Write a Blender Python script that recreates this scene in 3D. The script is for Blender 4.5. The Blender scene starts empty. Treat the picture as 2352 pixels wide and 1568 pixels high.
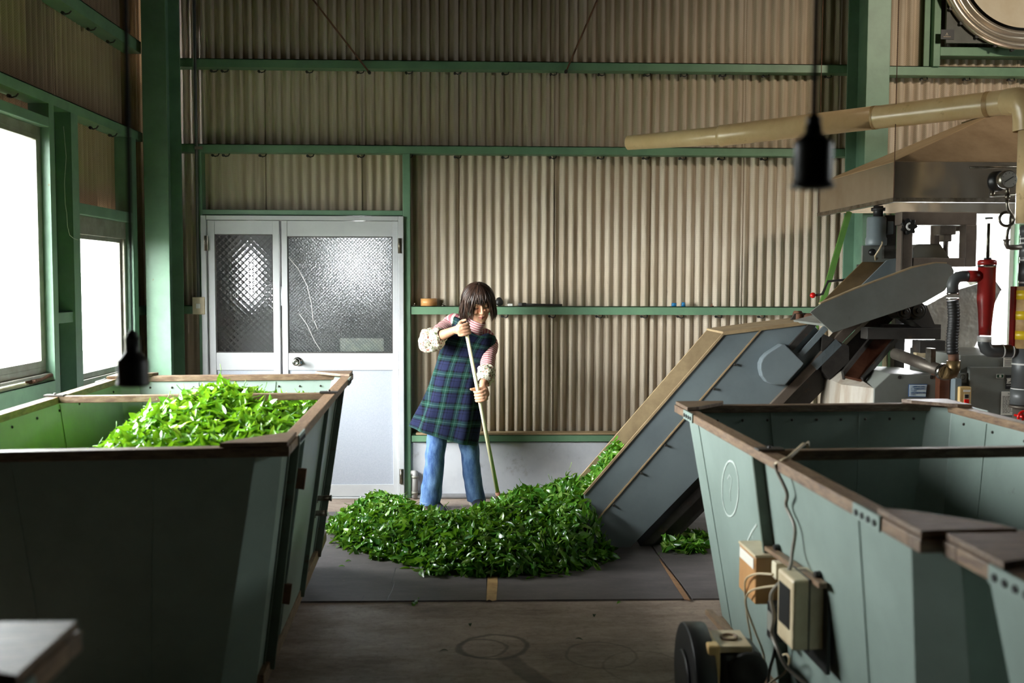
import bpy, bmesh, math, random
from mathutils import Vector, Matrix, Quaternion, noise
PI = math.pi
random.seed(7)
SC = bpy.context.scene
COL = SC.collection
V = Vector

# ------------------------------------------------------------------ camera
FPX = 2287.0
CAM_H = 1.5
CAM = V((0, 0, CAM_H))
YAW = math.atan(70 / FPX)
PITCH = math.atan(139 / FPX)
ROLL = math.radians(0.18)
RC = (Matrix.Rotation(-YAW, 3, 'Z') @ Matrix.Rotation(PI / 2 - PITCH, 3, 'X') @ Matrix.Rotation(ROLL, 3, 'Z'))
cd = bpy.data.cameras.new('camera')
cam = bpy.data.objects.new('camera', cd)
COL.objects.link(cam)
cam.matrix_world = Matrix.Translation(CAM) @ RC.to_4x4()
cd.sensor_width = 36.0
cd.lens = 36.0 * FPX / 2352.0
cd.clip_start = 0.05
cd.clip_end = 200
cd.dof.use_dof = True
cd.dof.focus_distance = 6.3
cd.dof.aperture_fstop = 2.8
SC.camera = cam


def ray(px, py):
    return RC @ V(((px - 1176) / FPX, -(py - 784) / FPX, -1.0))


def atY(px, py, y):
    d = ray(px, py)
    return CAM + d * (y / d.y)


def atZ(px, py, z):
    d = ray(px, py)
    return CAM + d * ((z - CAM_H) / d.z)


def atX(px, py, x):
    d = ray(px, py)
    return CAM + d * (x / d.x)


def atPlane(px, py, p0, n):
    d = ray(px, py)
    return CAM + d * ((p0 - CAM).dot(n) / d.dot(n))


# ------------------------------------------------------------------ objects
ORG = {}


def link(o, parent=None):
    COL.objects.link(o)
    if parent is not None:
        o.parent = parent
    return o


def tag(o, label=None, cat=None, group=None, kind=None):
    if label:
        o['label'] = label
    if cat:
        o['category'] = cat
    if group:
        o['group'] = group
    if kind:
        o['kind'] = kind
    return o


def thing(name, label, cat, loc=(0, 0, 0), group=None, kind=None):
    o = bpy.data.objects.new(name, None)
    o.empty_display_size = 0.1
    link(o)
    o.location = loc
    ORG[o.name] = V(loc)
    return tag(o, label, cat, group, kind)


def orth(d):
    d = d.normalized()
    up = V((0, 0, 1)) if abs(d.z) < 0.9 else V((0, 1, 0))
    a = d.cross(up).normalized()
    b = a.cross(d).normalized()
    return a, b


class MB:
    """collects shapes, then links them as ONE mesh object"""

    def __init__(s):
        s.v, s.f, s.sm, s.mi, s.uv = [], [], [], [], None

    def add(s, vs, fs, smooth=False, mi=0):
        b = len(s.v)
        s.v.extend([V(p) for p in vs])
        for f in fs:
            s.f.append(tuple(b + i for i in f))
            s.sm.append(smooth)
            s.mi.append(mi)
        return s

    def box(s, lo, hi, mi=0):
        x0, y0, z0 = lo
        x1, y1, z1 = hi
        return s.hexa([(x0, y0, z0), (x1, y0, z0), (x1, y1, z0), (x0, y1, z0),
                       (x0, y0, z1), (x1, y0, z1), (x1, y1, z1), (x0, y1, z1)], mi)

    def hexa(s, p, mi=0):
        return s.add(p, [(3, 2, 1, 0), (4, 5, 6, 7), (0, 1, 5, 4), (1, 2, 6, 5), (2, 3, 7, 6), (3, 0, 4, 7)], False, mi)

    def obox(s, c, ax, ay, az, mi=0):
        """box about centre c with half-axis vectors"""
        c, ax, ay, az = V(c), V(ax), V(ay), V(az)
        p = [c - ax - ay - az, c + ax - ay - az, c + ax + ay - az, c - ax + ay - az,
             c - ax - ay + az, c + ax - ay + az, c + ax + ay + az, c - ax + ay + az]
        return s.hexa(p, mi)

    def bar(s, p0, p1, w, h, up=None, mi=0):
        p0, p1 = V(p0), V(p1)
        d = (p1 - p0)
        if up is None:
            a, b = orth(d)
        else:
            a = d.normalized().cross(V(up)).normalized()
            b = a.cross(d.normalized()).normalized()
        return s.obox((p0 + p1) / 2, d / 2, a * w / 2, b * h / 2, mi)

    def prism(s, poly, ext, mi=0):
        n = len(poly)
        ext = V(ext)
        a = [V(p) for p in poly]
        return s.add(a + [p + ext for p in a],
                     [tuple(range(n - 1, -1, -1)), tuple(range(n, 2 * n))] +
                     [(i, (i + 1) % n, n + (i + 1) % n, n + i) for i in range(n)], False, mi)

    def tube(s, pts, r, seg=10, cap=True, smooth=True, mi=0):
        pts = [V(p) for p in pts]
        n = len(pts)
        rr = r if isinstance(r, (list, tuple)) else [r] * n
        vs, fs = [], []
        a = None
        for i in range(n):
            t = (pts[min(i + 1, n - 1)] - pts[max(i - 1, 0)]).normalized()
            if a is None:
                a, _ = orth(t)
            else:
                a = (a - t * a.dot(t))
                a = a.normalized() if a.length > 1e-6 else orth(t)[0]
            b = t.cross(a)
            for k in range(seg):
                w = 2 * PI * k / seg
                vs.append(pts[i] + (a * math.cos(w) + b * math.sin(w)) * rr[i])
        for i in range(n - 1):
            for k in range(seg):
                k2 = (k + 1) % seg
                fs.append((i * seg + k, i * seg + k2, (i + 1) * seg + k2, (i + 1) * seg + k))
        s.add(vs, fs, smooth, mi)
        if cap:
            b0 = len(s.v) - len(vs)
            for base, rev in ((b0, True), (b0 + (n - 1) * seg, False)):
                f = list(range(base, base + seg))
                s.f.append(tuple(f[::-1] if rev else f))
                s.sm.append(False)
                s.mi.append(mi)
        return s

    def cyl(s, p0, p1, r, r1=None, seg=20, mi=0):
        return s.tube([p0, p1], [r, r if r1 is None else r1], seg, True, True, mi)

    def lathe(s, prof, o, axis, seg=32, mi=0, smooth=True, cap=True):
        """prof: (radius, height along axis)"""
        o, axis = V(o), V(axis).normalized()
        a, b = orth(axis)
        vs, fs = [], []
        for r, h in prof:
            for k in range(seg):
                w = 2 * PI * k / seg
                vs.append(o + axis * h + (a * math.cos(w) + b * math.sin(w)) * max(r, 1e-5))
        for i in range(len(prof) - 1):
            for k in range(seg):
                k2 = (k + 1) % seg
                fs.append((i * seg + k, i * seg + k2, (i + 1) * seg + k2, (i + 1) * seg + k))
        if cap:
            fs.append(tuple(range(seg - 1, -1, -1)))
            fs.append(tuple(range((len(prof) - 1) * seg, len(prof) * seg)))
        return s.add(vs, fs, smooth, mi)

    def ball(s, c, r, seg=16, rings=10, mi=0):
        rx, ry, rz = (r, r, r) if not isinstance(r, (tuple, list)) else r
        c = V(c)
        vs = [c + V((0, 0, rz))]
        for i in range(1, rings):
            t = PI * i / rings
            for k in range(seg):
                w = 2 * PI * k / seg
                vs.append(c + V((rx * math.sin(t) * math.cos(w), ry * math.sin(t) * math.sin(w), rz * math.cos(t))))
        vs.append(c - V((0, 0, rz)))
        fs = []
        for k in range(seg):
            fs.append((0, 1 + k, 1 + (k + 1) % seg))
            e = len(vs) - 1
            b = 1 + (rings - 2) * seg
            fs.append((e, b + (k + 1) % seg, b + k))
        for i in range(rings - 2):
            for k in range(seg):
                a, b = 1 + i * seg, 1 + (i + 1) * seg
                k2 = (k + 1) % seg
                fs.append((a + k, b + k, b + k2, a + k2))
        return s.add(vs, fs, True, mi)

    def rings(s, rings, close=True, cap=True, smooth=True, mi=0):
        """loft through rings of equal point count"""
        m = len(rings[0])
        vs = [p for r in rings for p in r]
        fs = []
        for i in range(len(rings) - 1):
            for k in range(m if close else m - 1):
                k2 = (k + 1) % m
                fs.append((i * m + k, i * m + k2, (i + 1) * m + k2, (i + 1) * m + k))
        if cap:
            fs.append(tuple(range(m - 1, -1, -1)))
            fs.append(tuple(range((len(rings) - 1) * m, len(rings) * m)))
        return s.add(vs, fs, smooth, mi)

    def build(s, name, mats, parent=None, label=None, cat=None, group=None, kind=None, bevel=0.0, smooth_angle=None, fix=True, org=None):
        me = bpy.data.meshes.new(name)
        if parent is not None:
            o0 = ORG[parent.name]
        elif org is not None:
            o0 = V(org)
        else:
            lo = V([min(p[i] for p in s.v) for i in range(3)])
            hi = V([max(p[i] for p in s.v) for i in range(3)])
            o0 = V(((lo.x + hi.x) / 2, (lo.y + hi.y) / 2, lo.z))
        me.from_pydata([tuple(p - o0) for p in s.v], [], s.f)
        mats = mats if isinstance(mats, (list, tuple)) else [mats]
        for m in mats:
            me.materials.append(m)
        me.polygons.foreach_set('use_smooth', s.sm)
        me.polygons.foreach_set('material_index', s.mi)
        if s.uv is not None:
            ul = me.uv_layers.new(name='uv')
            for lp in me.loops:
                ul.data[lp.index].uv = s.uv[lp.vertex_index]
        if fix:
            bm = bmesh.new()
            bm.from_mesh(me)
            bmesh.ops.recalc_face_normals(bm, faces=bm.faces)
            bm.to_mesh(me)
            bm.free()
        me.update()
        o = bpy.data.objects.new(name, me)
        link(o, parent)
        if parent is None:
            o.location = o0
        ORG[o.name] = o0
        if bevel:
            md = o.modifiers.new('bevel', 'BEVEL')
            md.width = bevel
            md.segments = 2
            md.limit_method = 'ANGLE'
            md.angle_limit = math.radians(40)
        return tag(o, label, cat, group, kind)


def dup(o, off, label=None, parent=None):
    """copy a thing with its parts and their sub-parts"""
    c = o.copy()
    COL.objects.link(c)
    if parent is None:
        c.location = V(o.location) + V(off)
        if label:
            c['label'] = label
    else:
        c.parent = parent
    ORG[c.name] = ORG[o.name] + V(off)
    for ch in [k for k in o.children]:
        dup(ch, off, None, c)
    return c


def text_mesh(txt, size, origin, xdir, ydir, name, mat, parent, align='LEFT', ext=0.0004, bold=0.0):
    cu = bpy.data.curves.new(name, 'FONT')
    cu.body = txt
    cu.size = size
    cu.align_x = align
    cu.extrude = ext
    cu.offset = bold
    cu.space_line = 1.15
    ob = bpy.data.objects.new(name + '_tmp', cu)
    COL.objects.link(ob)
    bpy.context.view_layer.update()
    dg = bpy.context.evaluated_depsgraph_get()
    me = bpy.data.meshes.new_from_object(ob.evaluated_get(dg))
    bpy.data.objects.remove(ob)
    x, y = V(xdir).normalized(), V(ydir).normalized()
    z = x.cross(y)
    o0 = ORG[parent.name]
    for v in me.vertices:
        c = v.co
        v.co = V(origin) + x * c.x + y * c.y + z * c.z - o0
    me.materials.clear()
    me.materials.append(mat)
    o = bpy.data.objects.new(name, me)
    link(o, parent)
    ORG[o.name] = o0
    return o


# ------------------------------------------------------------------ materials
def lin(c):
    return c / 12.92 if c <= 0.04045 else ((c + 0.055) / 1.055) ** 2.4


def rgb(r, g, b):
    return (lin(r / 255), lin(g / 255), lin(b / 255), 1)


class NT:
    def __init__(s, name):
        s.m = bpy.data.materials.new(name)
        s.m.use_nodes = True
        s.t = s.m.node_tree
        s.t.nodes.clear()
        s.out = s.n('ShaderNodeOutputMaterial')
        s.b = s.n('ShaderNodeBsdfPrincipled')
        s.l(s.b.outputs[0], s.out.inputs[0])

    def n(s, typ, **kw):
        nd = s.t.nodes.new(typ)
        for k, v in kw.items():
            setattr(nd, k, v)
        return nd

    def l(s, a, b):
        s.t.links.new(a, b)

    def set(s, **kw):
        for k, v in kw.items():
            s.b.inputs[k.replace('_', ' ')].default_value = v

    def math(s, op, a, b=None, c=None, clamp=False):
        nd = s.n('ShaderNodeMath', operation=op, use_clamp=clamp)
        for i, x in enumerate((a, b, c)):
            if x is None:
                continue
            if isinstance(x, (int, float)):
                nd.inputs[i].default_value = x
            else:
                s.l(x, nd.inputs[i])
        return nd.outputs[0]

    def coord(s, which='Object', scale=(1, 1, 1)):
        tc = s.n('ShaderNodeTexCoord')
        mp = s.n('ShaderNodeMapping')
        s.l(tc.outputs[which], mp.inputs[0])
        mp.inputs['Scale'].default_value = scale
        return mp.outputs[0]

    def noise(s, vec, scale, detail=4, rough=0.6):
        nd = s.n('ShaderNodeTexNoise')
        if vec is not None:
            s.l(vec, nd.inputs['Vector'])
        nd.inputs['Scale'].default_value = scale
        nd.inputs['Detail'].default_value = detail
        nd.inputs['Roughness'].default_value = rough
        return nd.outputs['Fac']

    def ramp(s, fac, p0, p1):
        nd = s.n('ShaderNodeMapRange')
        nd.inputs['From Min'].default_value = p0
        nd.inputs['From Max'].default_value = p1
        s.l(fac, nd.inputs['Value'])
        return nd.outputs[0]

    def mix(s, fac, a, b):
        nd = s.n('ShaderNodeMix', data_type='RGBA')
        if isinstance(fac, (int, float)):
            nd.inputs[0].default_value = fac
        else:
            s.l(fac, nd.inputs[0])
        for i, x in ((6, a), (7, b)):
            if isinstance(x, tuple):
                nd.inputs[i].default_value = x
            else:
                s.l(x, nd.inputs[i])
        return nd.outputs[2]

    def bump(s, h, strength=0.3, dist=0.01):
        nd = s.n('ShaderNodeBump')
        nd.inputs['Strength'].default_value = strength
        nd.inputs['Distance'].default_value = dist
        s.l(h, nd.inputs['Height'])
        s.l(nd.outputs[0], s.b.inputs['Normal'])
        return nd


def mat(name, c1, c2=None, scale=6.0, lo=0.4, hi=0.65, rough=0.6, metal=0.0, bump=0.0, bscale=40, stretch=(1, 1, 1), spec=0.5,
        c3=None, s3=14.0, lo3=0.62, hi3=0.72, coord='Object'):
    t = NT(name)
    t.set(Roughness=rough, Metallic=metal)
    t.b.inputs['Specular IOR Level'].default_value = spec
    vec = t.coord(coord, stretch)
    if c2 is None:
        t.b.inputs['Base Color'].default_value = c1
    else:
        f = t.ramp(t.noise(vec, scale, 6, 0.65), lo, hi)
        col = t.mix(f, c1, c2)
        if c3 is not None:
            g = t.ramp(t.noise(vec, s3, 6, 0.7), lo3, hi3)
            col = t.mix(g, col, c3)
        t.l(col, t.b.inputs['Base Color'])
    if bump:
        t.bump(t.noise(vec, bscale, 4), bump, 0.004)
    return t.m


GREEN = mat('green_paint', rgb(114, 152, 120), rgb(102, 138, 110), 5, rough=0.45, c3=rgb(96, 62, 40), s3=22, lo3=0.7, hi3=0.74, bump=0.08)
MINT = mat('mint_paint', rgb(112, 146, 122), rgb(100, 132, 110), 5, rough=0.45, c3=rgb(110, 96, 62), s3=24, lo3=0.69, hi3=0.73, bump=0.08)
BIN = mat('bin_paint', rgb(138, 153, 145), rgb(126, 140, 132), 3, rough=0.42, c3=rgb(88, 92, 78), s3=9, lo3=0.68, hi3=0.8, bump=0.04)
BINRIB = mat('bin_rib', rgb(92, 104, 92), rgb(78, 86, 74), 6, rough=0.55, c3=rgb(90, 66, 46), s3=16, lo3=0.58, hi3=0.7)
WOOD = mat('worn_wood', rgb(132, 106, 80), rgb(92, 68, 52), 14, rough=0.5, stretch=(6, 1.2, 6), bump=0.25, bscale=30, c3=rgb(150, 132, 112), s3=8, lo3=0.55, hi3=0.8)
WOODX = mat('worn_wood_crosswise', rgb(118, 96, 74), rgb(84, 62, 48), 14, rough=0.5, stretch=(1.2, 6, 6), bump=0.25, bscale=30, c3=rgb(150, 134, 116), s3=8, lo3=0.55, hi3=0.8)
ALU = mat('window_aluminium', rgb(150, 148, 138), rgb(128, 124, 112), 9, rough=0.45, metal=0.3)
WHITEALU = mat('door_aluminium', rgb(198, 199, 201), rgb(188, 189, 193), 4, rough=0.35, c3=rgb(150, 132, 100), s3=18, lo3=0.74, hi3=0.78)
DOORPANEL = mat('door_panel', rgb(176, 180, 191), rgb(164, 169, 182), 160, rough=0.5, bump=0.25, bscale=260)
STEEL = mat('dark_steel', rgb(66, 62, 58), rgb(48, 44, 42), 7, rough=0.5, metal=0.2, c3=rgb(92, 68, 52), s3=8, lo3=0.6, hi3=0.75)
BROWNSTEEL = mat('brown_steel', rgb(104, 92, 82), rgb(84, 72, 64), 6, rough=0.5, metal=0.1)
MACH = mat('machine_grey', rgb(122, 132, 136), rgb(112, 121, 126), 3, rough=0.42, c3=rgb(92, 88, 84), s3=10, lo3=0.66, hi3=0.8, bump=0.02)
MACHTAN = mat('dusty_tan', rgb(176, 152, 116), rgb(154, 130, 98), 8, rough=0.6, bump=0.1)
MACHOLIVE = mat('machine_olive', rgb(126, 128, 122), rgb(114, 115, 108), 4, rough=0.5, c3=rgb(92, 84, 72), s3=8, lo3=0.64, hi3=0.8)
CASTIRON = mat('cast_iron', rgb(112, 104, 94), rgb(86, 76, 68), 10, rough=0.45, metal=0.5)
CHROME = mat('chrome', rgb(200, 196, 188), rough=0.18, metal=1.0)
NICKEL = mat('worn_nickel', rgb(150, 144, 132), rgb(104, 94, 80), 20, rough=0.35, metal=0.9)
RUST = mat('rusty_iron', rgb(112, 74, 50), rgb(82, 56, 42), 20, rough=0.75)
BLACK = mat('black_plastic', rgb(22, 22, 22), rgb(28, 27, 26), 10, rough=0.4)
BLACKRUB = mat('black_rubber', rgb(30, 29, 28), rgb(40, 38, 36), 12, rough=0.5, bump=0.1)
PVCGREY = mat('grey_pvc', rgb(92, 94, 94), rgb(82, 83, 82), 6, rough=0.4)
PVCBEIGE = mat('beige_pvc', rgb(232, 202, 154), rgb(216, 182, 132), 4, rough=0.28, c3=rgb(150, 108, 62), s3=9, lo3=0.62, hi3=0.76)
WHITE = mat('white_plastic', rgb(228, 226, 220), rough=0.4)
BEIGE = mat('beige_plastic', rgb(206, 190, 158), rgb(184, 164, 130), 8, rough=0.4, c3=rgb(140, 112, 84), s3=14, lo3=0.62, hi3=0.8)
BUFF = mat('buff_enamel', rgb(214, 182, 124), rgb(196, 162, 104), 8, rough=0.4)
RED = mat('red_paint', rgb(158, 38, 34), rgb(138, 32, 28), 6, rough=0.3)
BRIGHTRED = mat('bright_red', rgb(214, 24, 18), rough=0.25)
YELLOW = mat('yellow_tape', rgb(224, 190, 34), rgb(200, 166, 30), 8, rough=0.35, c3=rgb(120, 92, 50), s3=12, lo3=0.64, hi3=0.76)
TAN = mat('tan_tape', rgb(196, 160, 108), rgb(164, 128, 84), 12, rough=0.5)
COPPER = mat('copper_brown', rgb(132, 84, 62), rgb(100, 58, 42), 5, rough=0.32, metal=0.45)
SIGNBLUE = mat('pale_blue_paper', rgb(214, 230, 238), rough=0.5)
INKBLUE = mat('blue_ink', rgb(46, 92, 150), rough=0.5)
INK = mat('black_ink', rgb(24, 24, 24), rough=0.5)
PAPER = mat('white_paper', rgb(226, 222, 210), rough=0.5)


def spread(owner, name, make, pts, material):
    """the same small piece at many points: one mesh, an object for each"""
    first = None
    for p in pts:
        p = V(p)
        if first is None:
            m_ = MB()
            make(m_, p)
            o_ = m_.build(name, material, owner)
            first = (o_, p)
        else:
            c = first[0].copy()
            COL.objects.link(c)
            c.parent = owner
            c.location = p - first[1]
# ------------------------------------------------------------------ setting
YW = 6.93      # mean plane of the back wall sheets
YG = 6.82      # front of its rails
XL = -2.32     # mean plane of the left wall sheets
XG = -2.2      # front of its rails
XR, YB, ZC = 5.6, -3.2, 4.3


def zb(py, y=YG):
    return CAM_H + (645 - py) * y / FPX


def xb(px, y=YG):
    return (px - 1106) * y / FPX


def slate(name, axis, ca=rgb(218, 205, 187), cb=rgb(207, 190, 167), dirt=0.45):
    t = NT(name)
    t.set(Roughness=0.8)
    t.b.inputs['Specular IOR Level'].default_value = 0.25
    o = t.coord('Object')
    st = t.coord('Object', (5, 5, 0.35))
    big = t.ramp(t.noise(o, 0.9, 3), 0.35, 0.7)
    streak = t.ramp(t.noise(st, 3.0, 6, 0.7), 0.4, 0.72)
    c = t.mix(big, ca, cb)
    c = t.mix(t.math('MULTIPLY', streak, 0.55), c, rgb(150, 126, 98))
    mould = t.ramp(t.noise(t.coord('Object', (3, 3, 0.8)), 9, 6, 0.75), 0.62, 0.74)
    c = t.mix(t.math('MULTIPLY', mould, dirt), c, rgb(104, 84, 64))
    # rows of small pressed dots, staggered
    sep = t.n('ShaderNodeSeparateXYZ')
    t.l(o, sep.inputs[0])
    u = sep.outputs[axis]
    P = 0.0085
    row = t.math('FLOOR', t.math('DIVIDE', sep.outputs[2], P * 0.8))
    sh = t.math('MULTIPLY', t.math('MODULO', row, 2.0), P / 2)
    fu = t.math('SUBTRACT', t.math('FRACT', t.math('ADD', t.math('DIVIDE', t.math('ADD', u, sh), P), 5000.0)), 0.5)
    fv = t.math('SUBTRACT', t.math('FRACT', t.math('ADD', t.math('DIVIDE', sep.outputs[2], P * 0.8), 5000.0)), 0.5)
    r2 = t.math('ADD', t.math('MULTIPLY', fu, fu), t.math('MULTIPLY', fv, fv))
    dot = t.ramp(r2, 0.06, 0.03)
    c = t.mix(t.math('MULTIPLY', dot, 0.55), c, rgb(96, 78, 58))
    t.l(c, t.b.inputs['Base Color'])
    t.bump(t.noise(o, 60, 4), 0.15, 0.003)
    return t.m


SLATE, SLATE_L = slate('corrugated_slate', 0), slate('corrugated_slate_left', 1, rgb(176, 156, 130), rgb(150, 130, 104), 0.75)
PER = 0.0632
SHEET = 0.66


def corr(mb, axis, u0, u1, z0, z1, base, sgn, phase=0.0):
    """corrugated sheets lapped every SHEET; axis 'x' or 'y' runs along the wall; sgn: direction of the room"""
    cols = []
    k = math.floor((u0 - phase) / SHEET)
    while phase + k * SHEET < u1:
        a, b = max(u0, phase + k * SHEET), min(u1, phase + (k + 1) * SHEET)
        k += 1
        if b - a < 1e-3:
            continue
        m = max(2, int((b - a) / PER * 12))
        for i in range(m + 1):
            u = a + (b - a) * i / m
            f = (u - phase) / SHEET - (k - 1)
            w = base + sgn * (0.0125 * math.cos(2 * PI * (u - phase) / PER) + 0.012 * (f - 0.5))
            cols.append((u - (0.002 if i == 0 and len(cols) else 0), w))
    vs = [(u, w, z) if axis == 'x' else (w, u, z) for u, w in cols for z in (z0, z1)]
    mb.add(vs, [(2 * i, 2 * i + 1, 2 * i + 3, 2 * i + 2) for i in range(len(cols) - 1)], True)


def solid(o, th=0.006):
    md = o.modifiers.new('thickness', 'SOLIDIFY')
    md.thickness = th
    md.offset = 0
    return o


def struct(o, label=None, cat=None):
    o['kind'] = 'structure'
    if label:
        o['label'] = label
    if cat:
        o['category'] = cat
    return o


# --- floor: worn concrete with ring stains
def floor_mat():
    t = NT('worn_concrete')
    o = t.coord('Object')
    a = t.ramp(t.noise(t.coord('Object', (1.0, 2.2, 1)), 1.6, 8, 0.7), 0.35, 0.68)
    c = t.mix(a, rgb(170, 150, 134), rgb(118, 100, 88))
    b = t.ramp(t.noise(t.coord('Object', (1.0, 3.5, 1)), 7, 8, 0.75), 0.5, 0.72)
    c = t.mix(t.math('MULTIPLY', b, 0.5), c, rgb(196, 178, 160))
    g = t.ramp(t.noise(o, 34, 8, 0.85), 0.5, 0.68)
    c = t.mix(t.math('MULTIPLY', g, 0.6), c, rgb(72, 60, 52))
    sc_ = t.ramp(t.noise(t.coord('Object', (1.0, 14.0, 1)), 11, 6, 0.8), 0.62, 0.7)
    c = t.mix(t.math('MULTIPLY', sc_, 0.5), c, rgb(206, 192, 176))
    pk = t.ramp(t.noise(o, 120, 4, 0.8), 0.68, 0.74)
    c = t.mix(t.math('MULTIPLY', pk, 0.6), c, rgb(58, 48, 42))
    sep = t.n('ShaderNodeSeparateXYZ')
    t.l(o, sep.inputs[0])
    wob = t.math('MULTIPLY', t.math('SUBTRACT', t.noise(o, 6, 3), 0.5), 0.05)

    def ring(cx, cy, r, w, amt, c):
        dx = t.math('SUBTRACT', sep.outputs[0], cx)
        dy = t.math('SUBTRACT', sep.outputs[1], cy)
        d = t.math('SQRT', t.math('ADD', t.math('MULTIPLY', dx, dx), t.math('MULTIPLY', dy, dy)))
        d = t.math('ABSOLUTE', t.math('SUBTRACT', t.math('ADD', d, wob), r))
        f = t.ramp(d, w, w * 0.3)
        return t.mix(t.math('MULTIPLY', f, amt), c, rgb(66, 56, 50))

    p1, p2, p3, p4 = atZ(1108, 1487, 0), atZ(1135, 1484, 0), atZ(1380, 1503, 0), atZ(1480, 1530, 0)
    c = ring(p1.x, p1.y, 0.10, 0.011, 0.6, c)
    c = ring(p2.x, p2.y, 0.135, 0.016, 0.75, c)
    c = ring(p3.x, p3.y, 0.14, 0.009, 0.45, c)
    c = ring(p4.x, p4.y, 0.16, 0.008, 0.35, c)
    # a damp streak that runs from the rings towards the near right
    q0, q1 = atZ(1150, 1500, 0), atZ(1270, 1590, 0)
    dx, dy = q1.x - q0.x, q1.y - q0.y
    L = math.hypot(dx, dy)
    along = t.math('ADD', t.math('MULTIPLY', t.math('SUBTRACT', sep.outputs[0], q0.x), dx / L), t.math('MULTIPLY', t.math('SUBTRACT', sep.outputs[1], q0.y), dy / L))
    acr = t.math('ABSOLUTE', t.math('ADD', t.math('ADD', t.math('MULTIPLY', t.math('SUBTRACT', sep.outputs[0], q0.x), -dy / L), t.math('MULTIPLY', t.math('SUBTRACT', sep.outputs[1], q0.y), dx / L)), wob))
    f = t.math('MULTIPLY', t.ramp(acr, 0.05, 0.035), t.math('MULTIPLY', t.ramp(along, 0.0, 0.05), t.ramp(along, 1.2, 0.6)))
    c = t.mix(t.math('MULTIPLY', f, 0.6), c, rgb(72, 62, 56))
    t.l(c, t.b.inputs['Base Color'])
    r = t.n('ShaderNodeMapRange')
    r.inputs['To Min'].default_value = 0.42
    r.inputs['To Max'].default_value = 0.7
    t.l(a, r.inputs['Value'])
    t.l(r.outputs[0], t.b.inputs['Roughness'])
    t.bump(t.noise(o, 45, 6, 0.7), 0.25, 0.004)
    return t.m


CONC = floor_mat()
struct(MB().box((XL - 0.3, YB - 0.2, -0.12), (XR + 0.3, YW + 0.1, 0)).build('floor', CONC, org=(0, 0, 0)), 'brown-grey worn concrete floor with ring stains', 'floor')
DARKWALL = mat('dim_boards', rgb(58, 48, 38), rgb(44, 36, 30), 3, rough=0.8)
struct(MB().box((XL - 0.3, YB - 0.2, ZC), (XR + 0.3, YW + 0.2, ZC + 0.1)).build('ceiling', DARKWALL), 'dark roof lining over the work floor', 'ceiling')
struct(MB().box((XL - 0.3, YB - 0.2, -0.1), (XR + 0.3, YB - 0.1, ZC)).build('wall_front', DARKWALL), 'dark wall behind the viewer', 'wall')
# right wall, opened for the added high window
m = MB()
RW0, RW1, RZ0, RZ1 = 3.4, 4.8, 2.3, 2.72
m.box((XR, YB - 0.1, -0.1), (XR + 0.1, RW0, ZC)).box((XR, RW1, -0.1), (XR + 0.1, YW + 0.1, ZC))
m.box((XR, RW0, -0.1), (XR + 0.1, RW1, RZ0)).box((XR, RW0, RZ1), (XR + 0.1, RW1, ZC))
struct(m.build('wall_right', DARKWALL), 'dark wall at the right end of the shed', 'wall')

# back wall: corrugated slate round the two door openings
DX0, DX1, DZ1 = xb(470), xb(925), zb(497)
EX0, EX1, EZ1 = 2.93, 3.72, 2.08
PH = xb(1051) - SHEET * 10
m = MB()
corr(m, 'x', XL - 0.02, DX0, 0.0, ZC, YW, -1, PH)
corr(m, 'x', DX0, DX1, DZ1, ZC, YW, -1, PH)
corr(m, 'x', DX1, EX0, 0.30, ZC, YW, -1, PH)
corr(m, 'x', EX0, EX1, EZ1, ZC, YW, -1, PH)
corr(m, 'x', EX1, XR + 0.05, 0.0, ZC, YW, -1, PH)
wall_back = solid(struct(m.build('wall_back', SLATE, org=(0, YW, 0)), 'beige corrugated slate wall at the back with dark sheet laps', 'wall'))

# left wall: corrugated slate round the windows
W1 = (3.4, 5.19, 1.02, 2.272)
W2 = (5.553, 6.385, 0.90, 1.86)
m = MB()
for a, b, z0, z1 in ((YB - 0.15, W1[0], 0, ZC), (W1[0], W1[1], 0, W1[2]),
                     (W1[0], W1[1], W1[3], ZC), (W1[1], W2[0], 0, ZC), (W2[0], W2[1], 0, W2[2]), (W2[0], W2[1], W2[3], ZC), (W2[1], YW, 0, ZC)):
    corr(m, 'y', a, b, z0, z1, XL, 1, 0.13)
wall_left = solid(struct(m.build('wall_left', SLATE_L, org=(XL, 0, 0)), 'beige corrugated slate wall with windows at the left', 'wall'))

# plinth under the back wall
PLASTER = mat('grey_plaster', rgb(210, 211, 216), rgb(190, 192, 200), 3, rough=0.6, c3=rgb(140, 134, 130), s3=6, lo3=0.6, hi3=0.8, bump=0.05)
m = MB()
m.box((DX1 + 0.02, 6.84, 0), (EX0, 7.0, zb(1018)))
struct(m.build('baseboard_back', PLASTER, bevel=0.01), 'pale grey plastered plinth at the foot of the corrugated wall', 'plinth')

NTRIM = [0]
struct(MB().box((DX1 + 0.06, 6.79, 0), (EX0, 6.84, 0.03)).build('trim_41', mat('kerb_grey', rgb(140, 140, 144), rgb(118, 116, 116), 5, rough=0.6), bevel=0.012), 'darker grey kerb along the foot of the plinth', 'kerb')


def trim(mb, label, material=GREEN, bevel=0.003):
    NTRIM[0] += 1
    return struct(mb.build('trim_%d' % NTRIM[0], material, bevel=bevel), label, 'steel rail')


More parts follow.
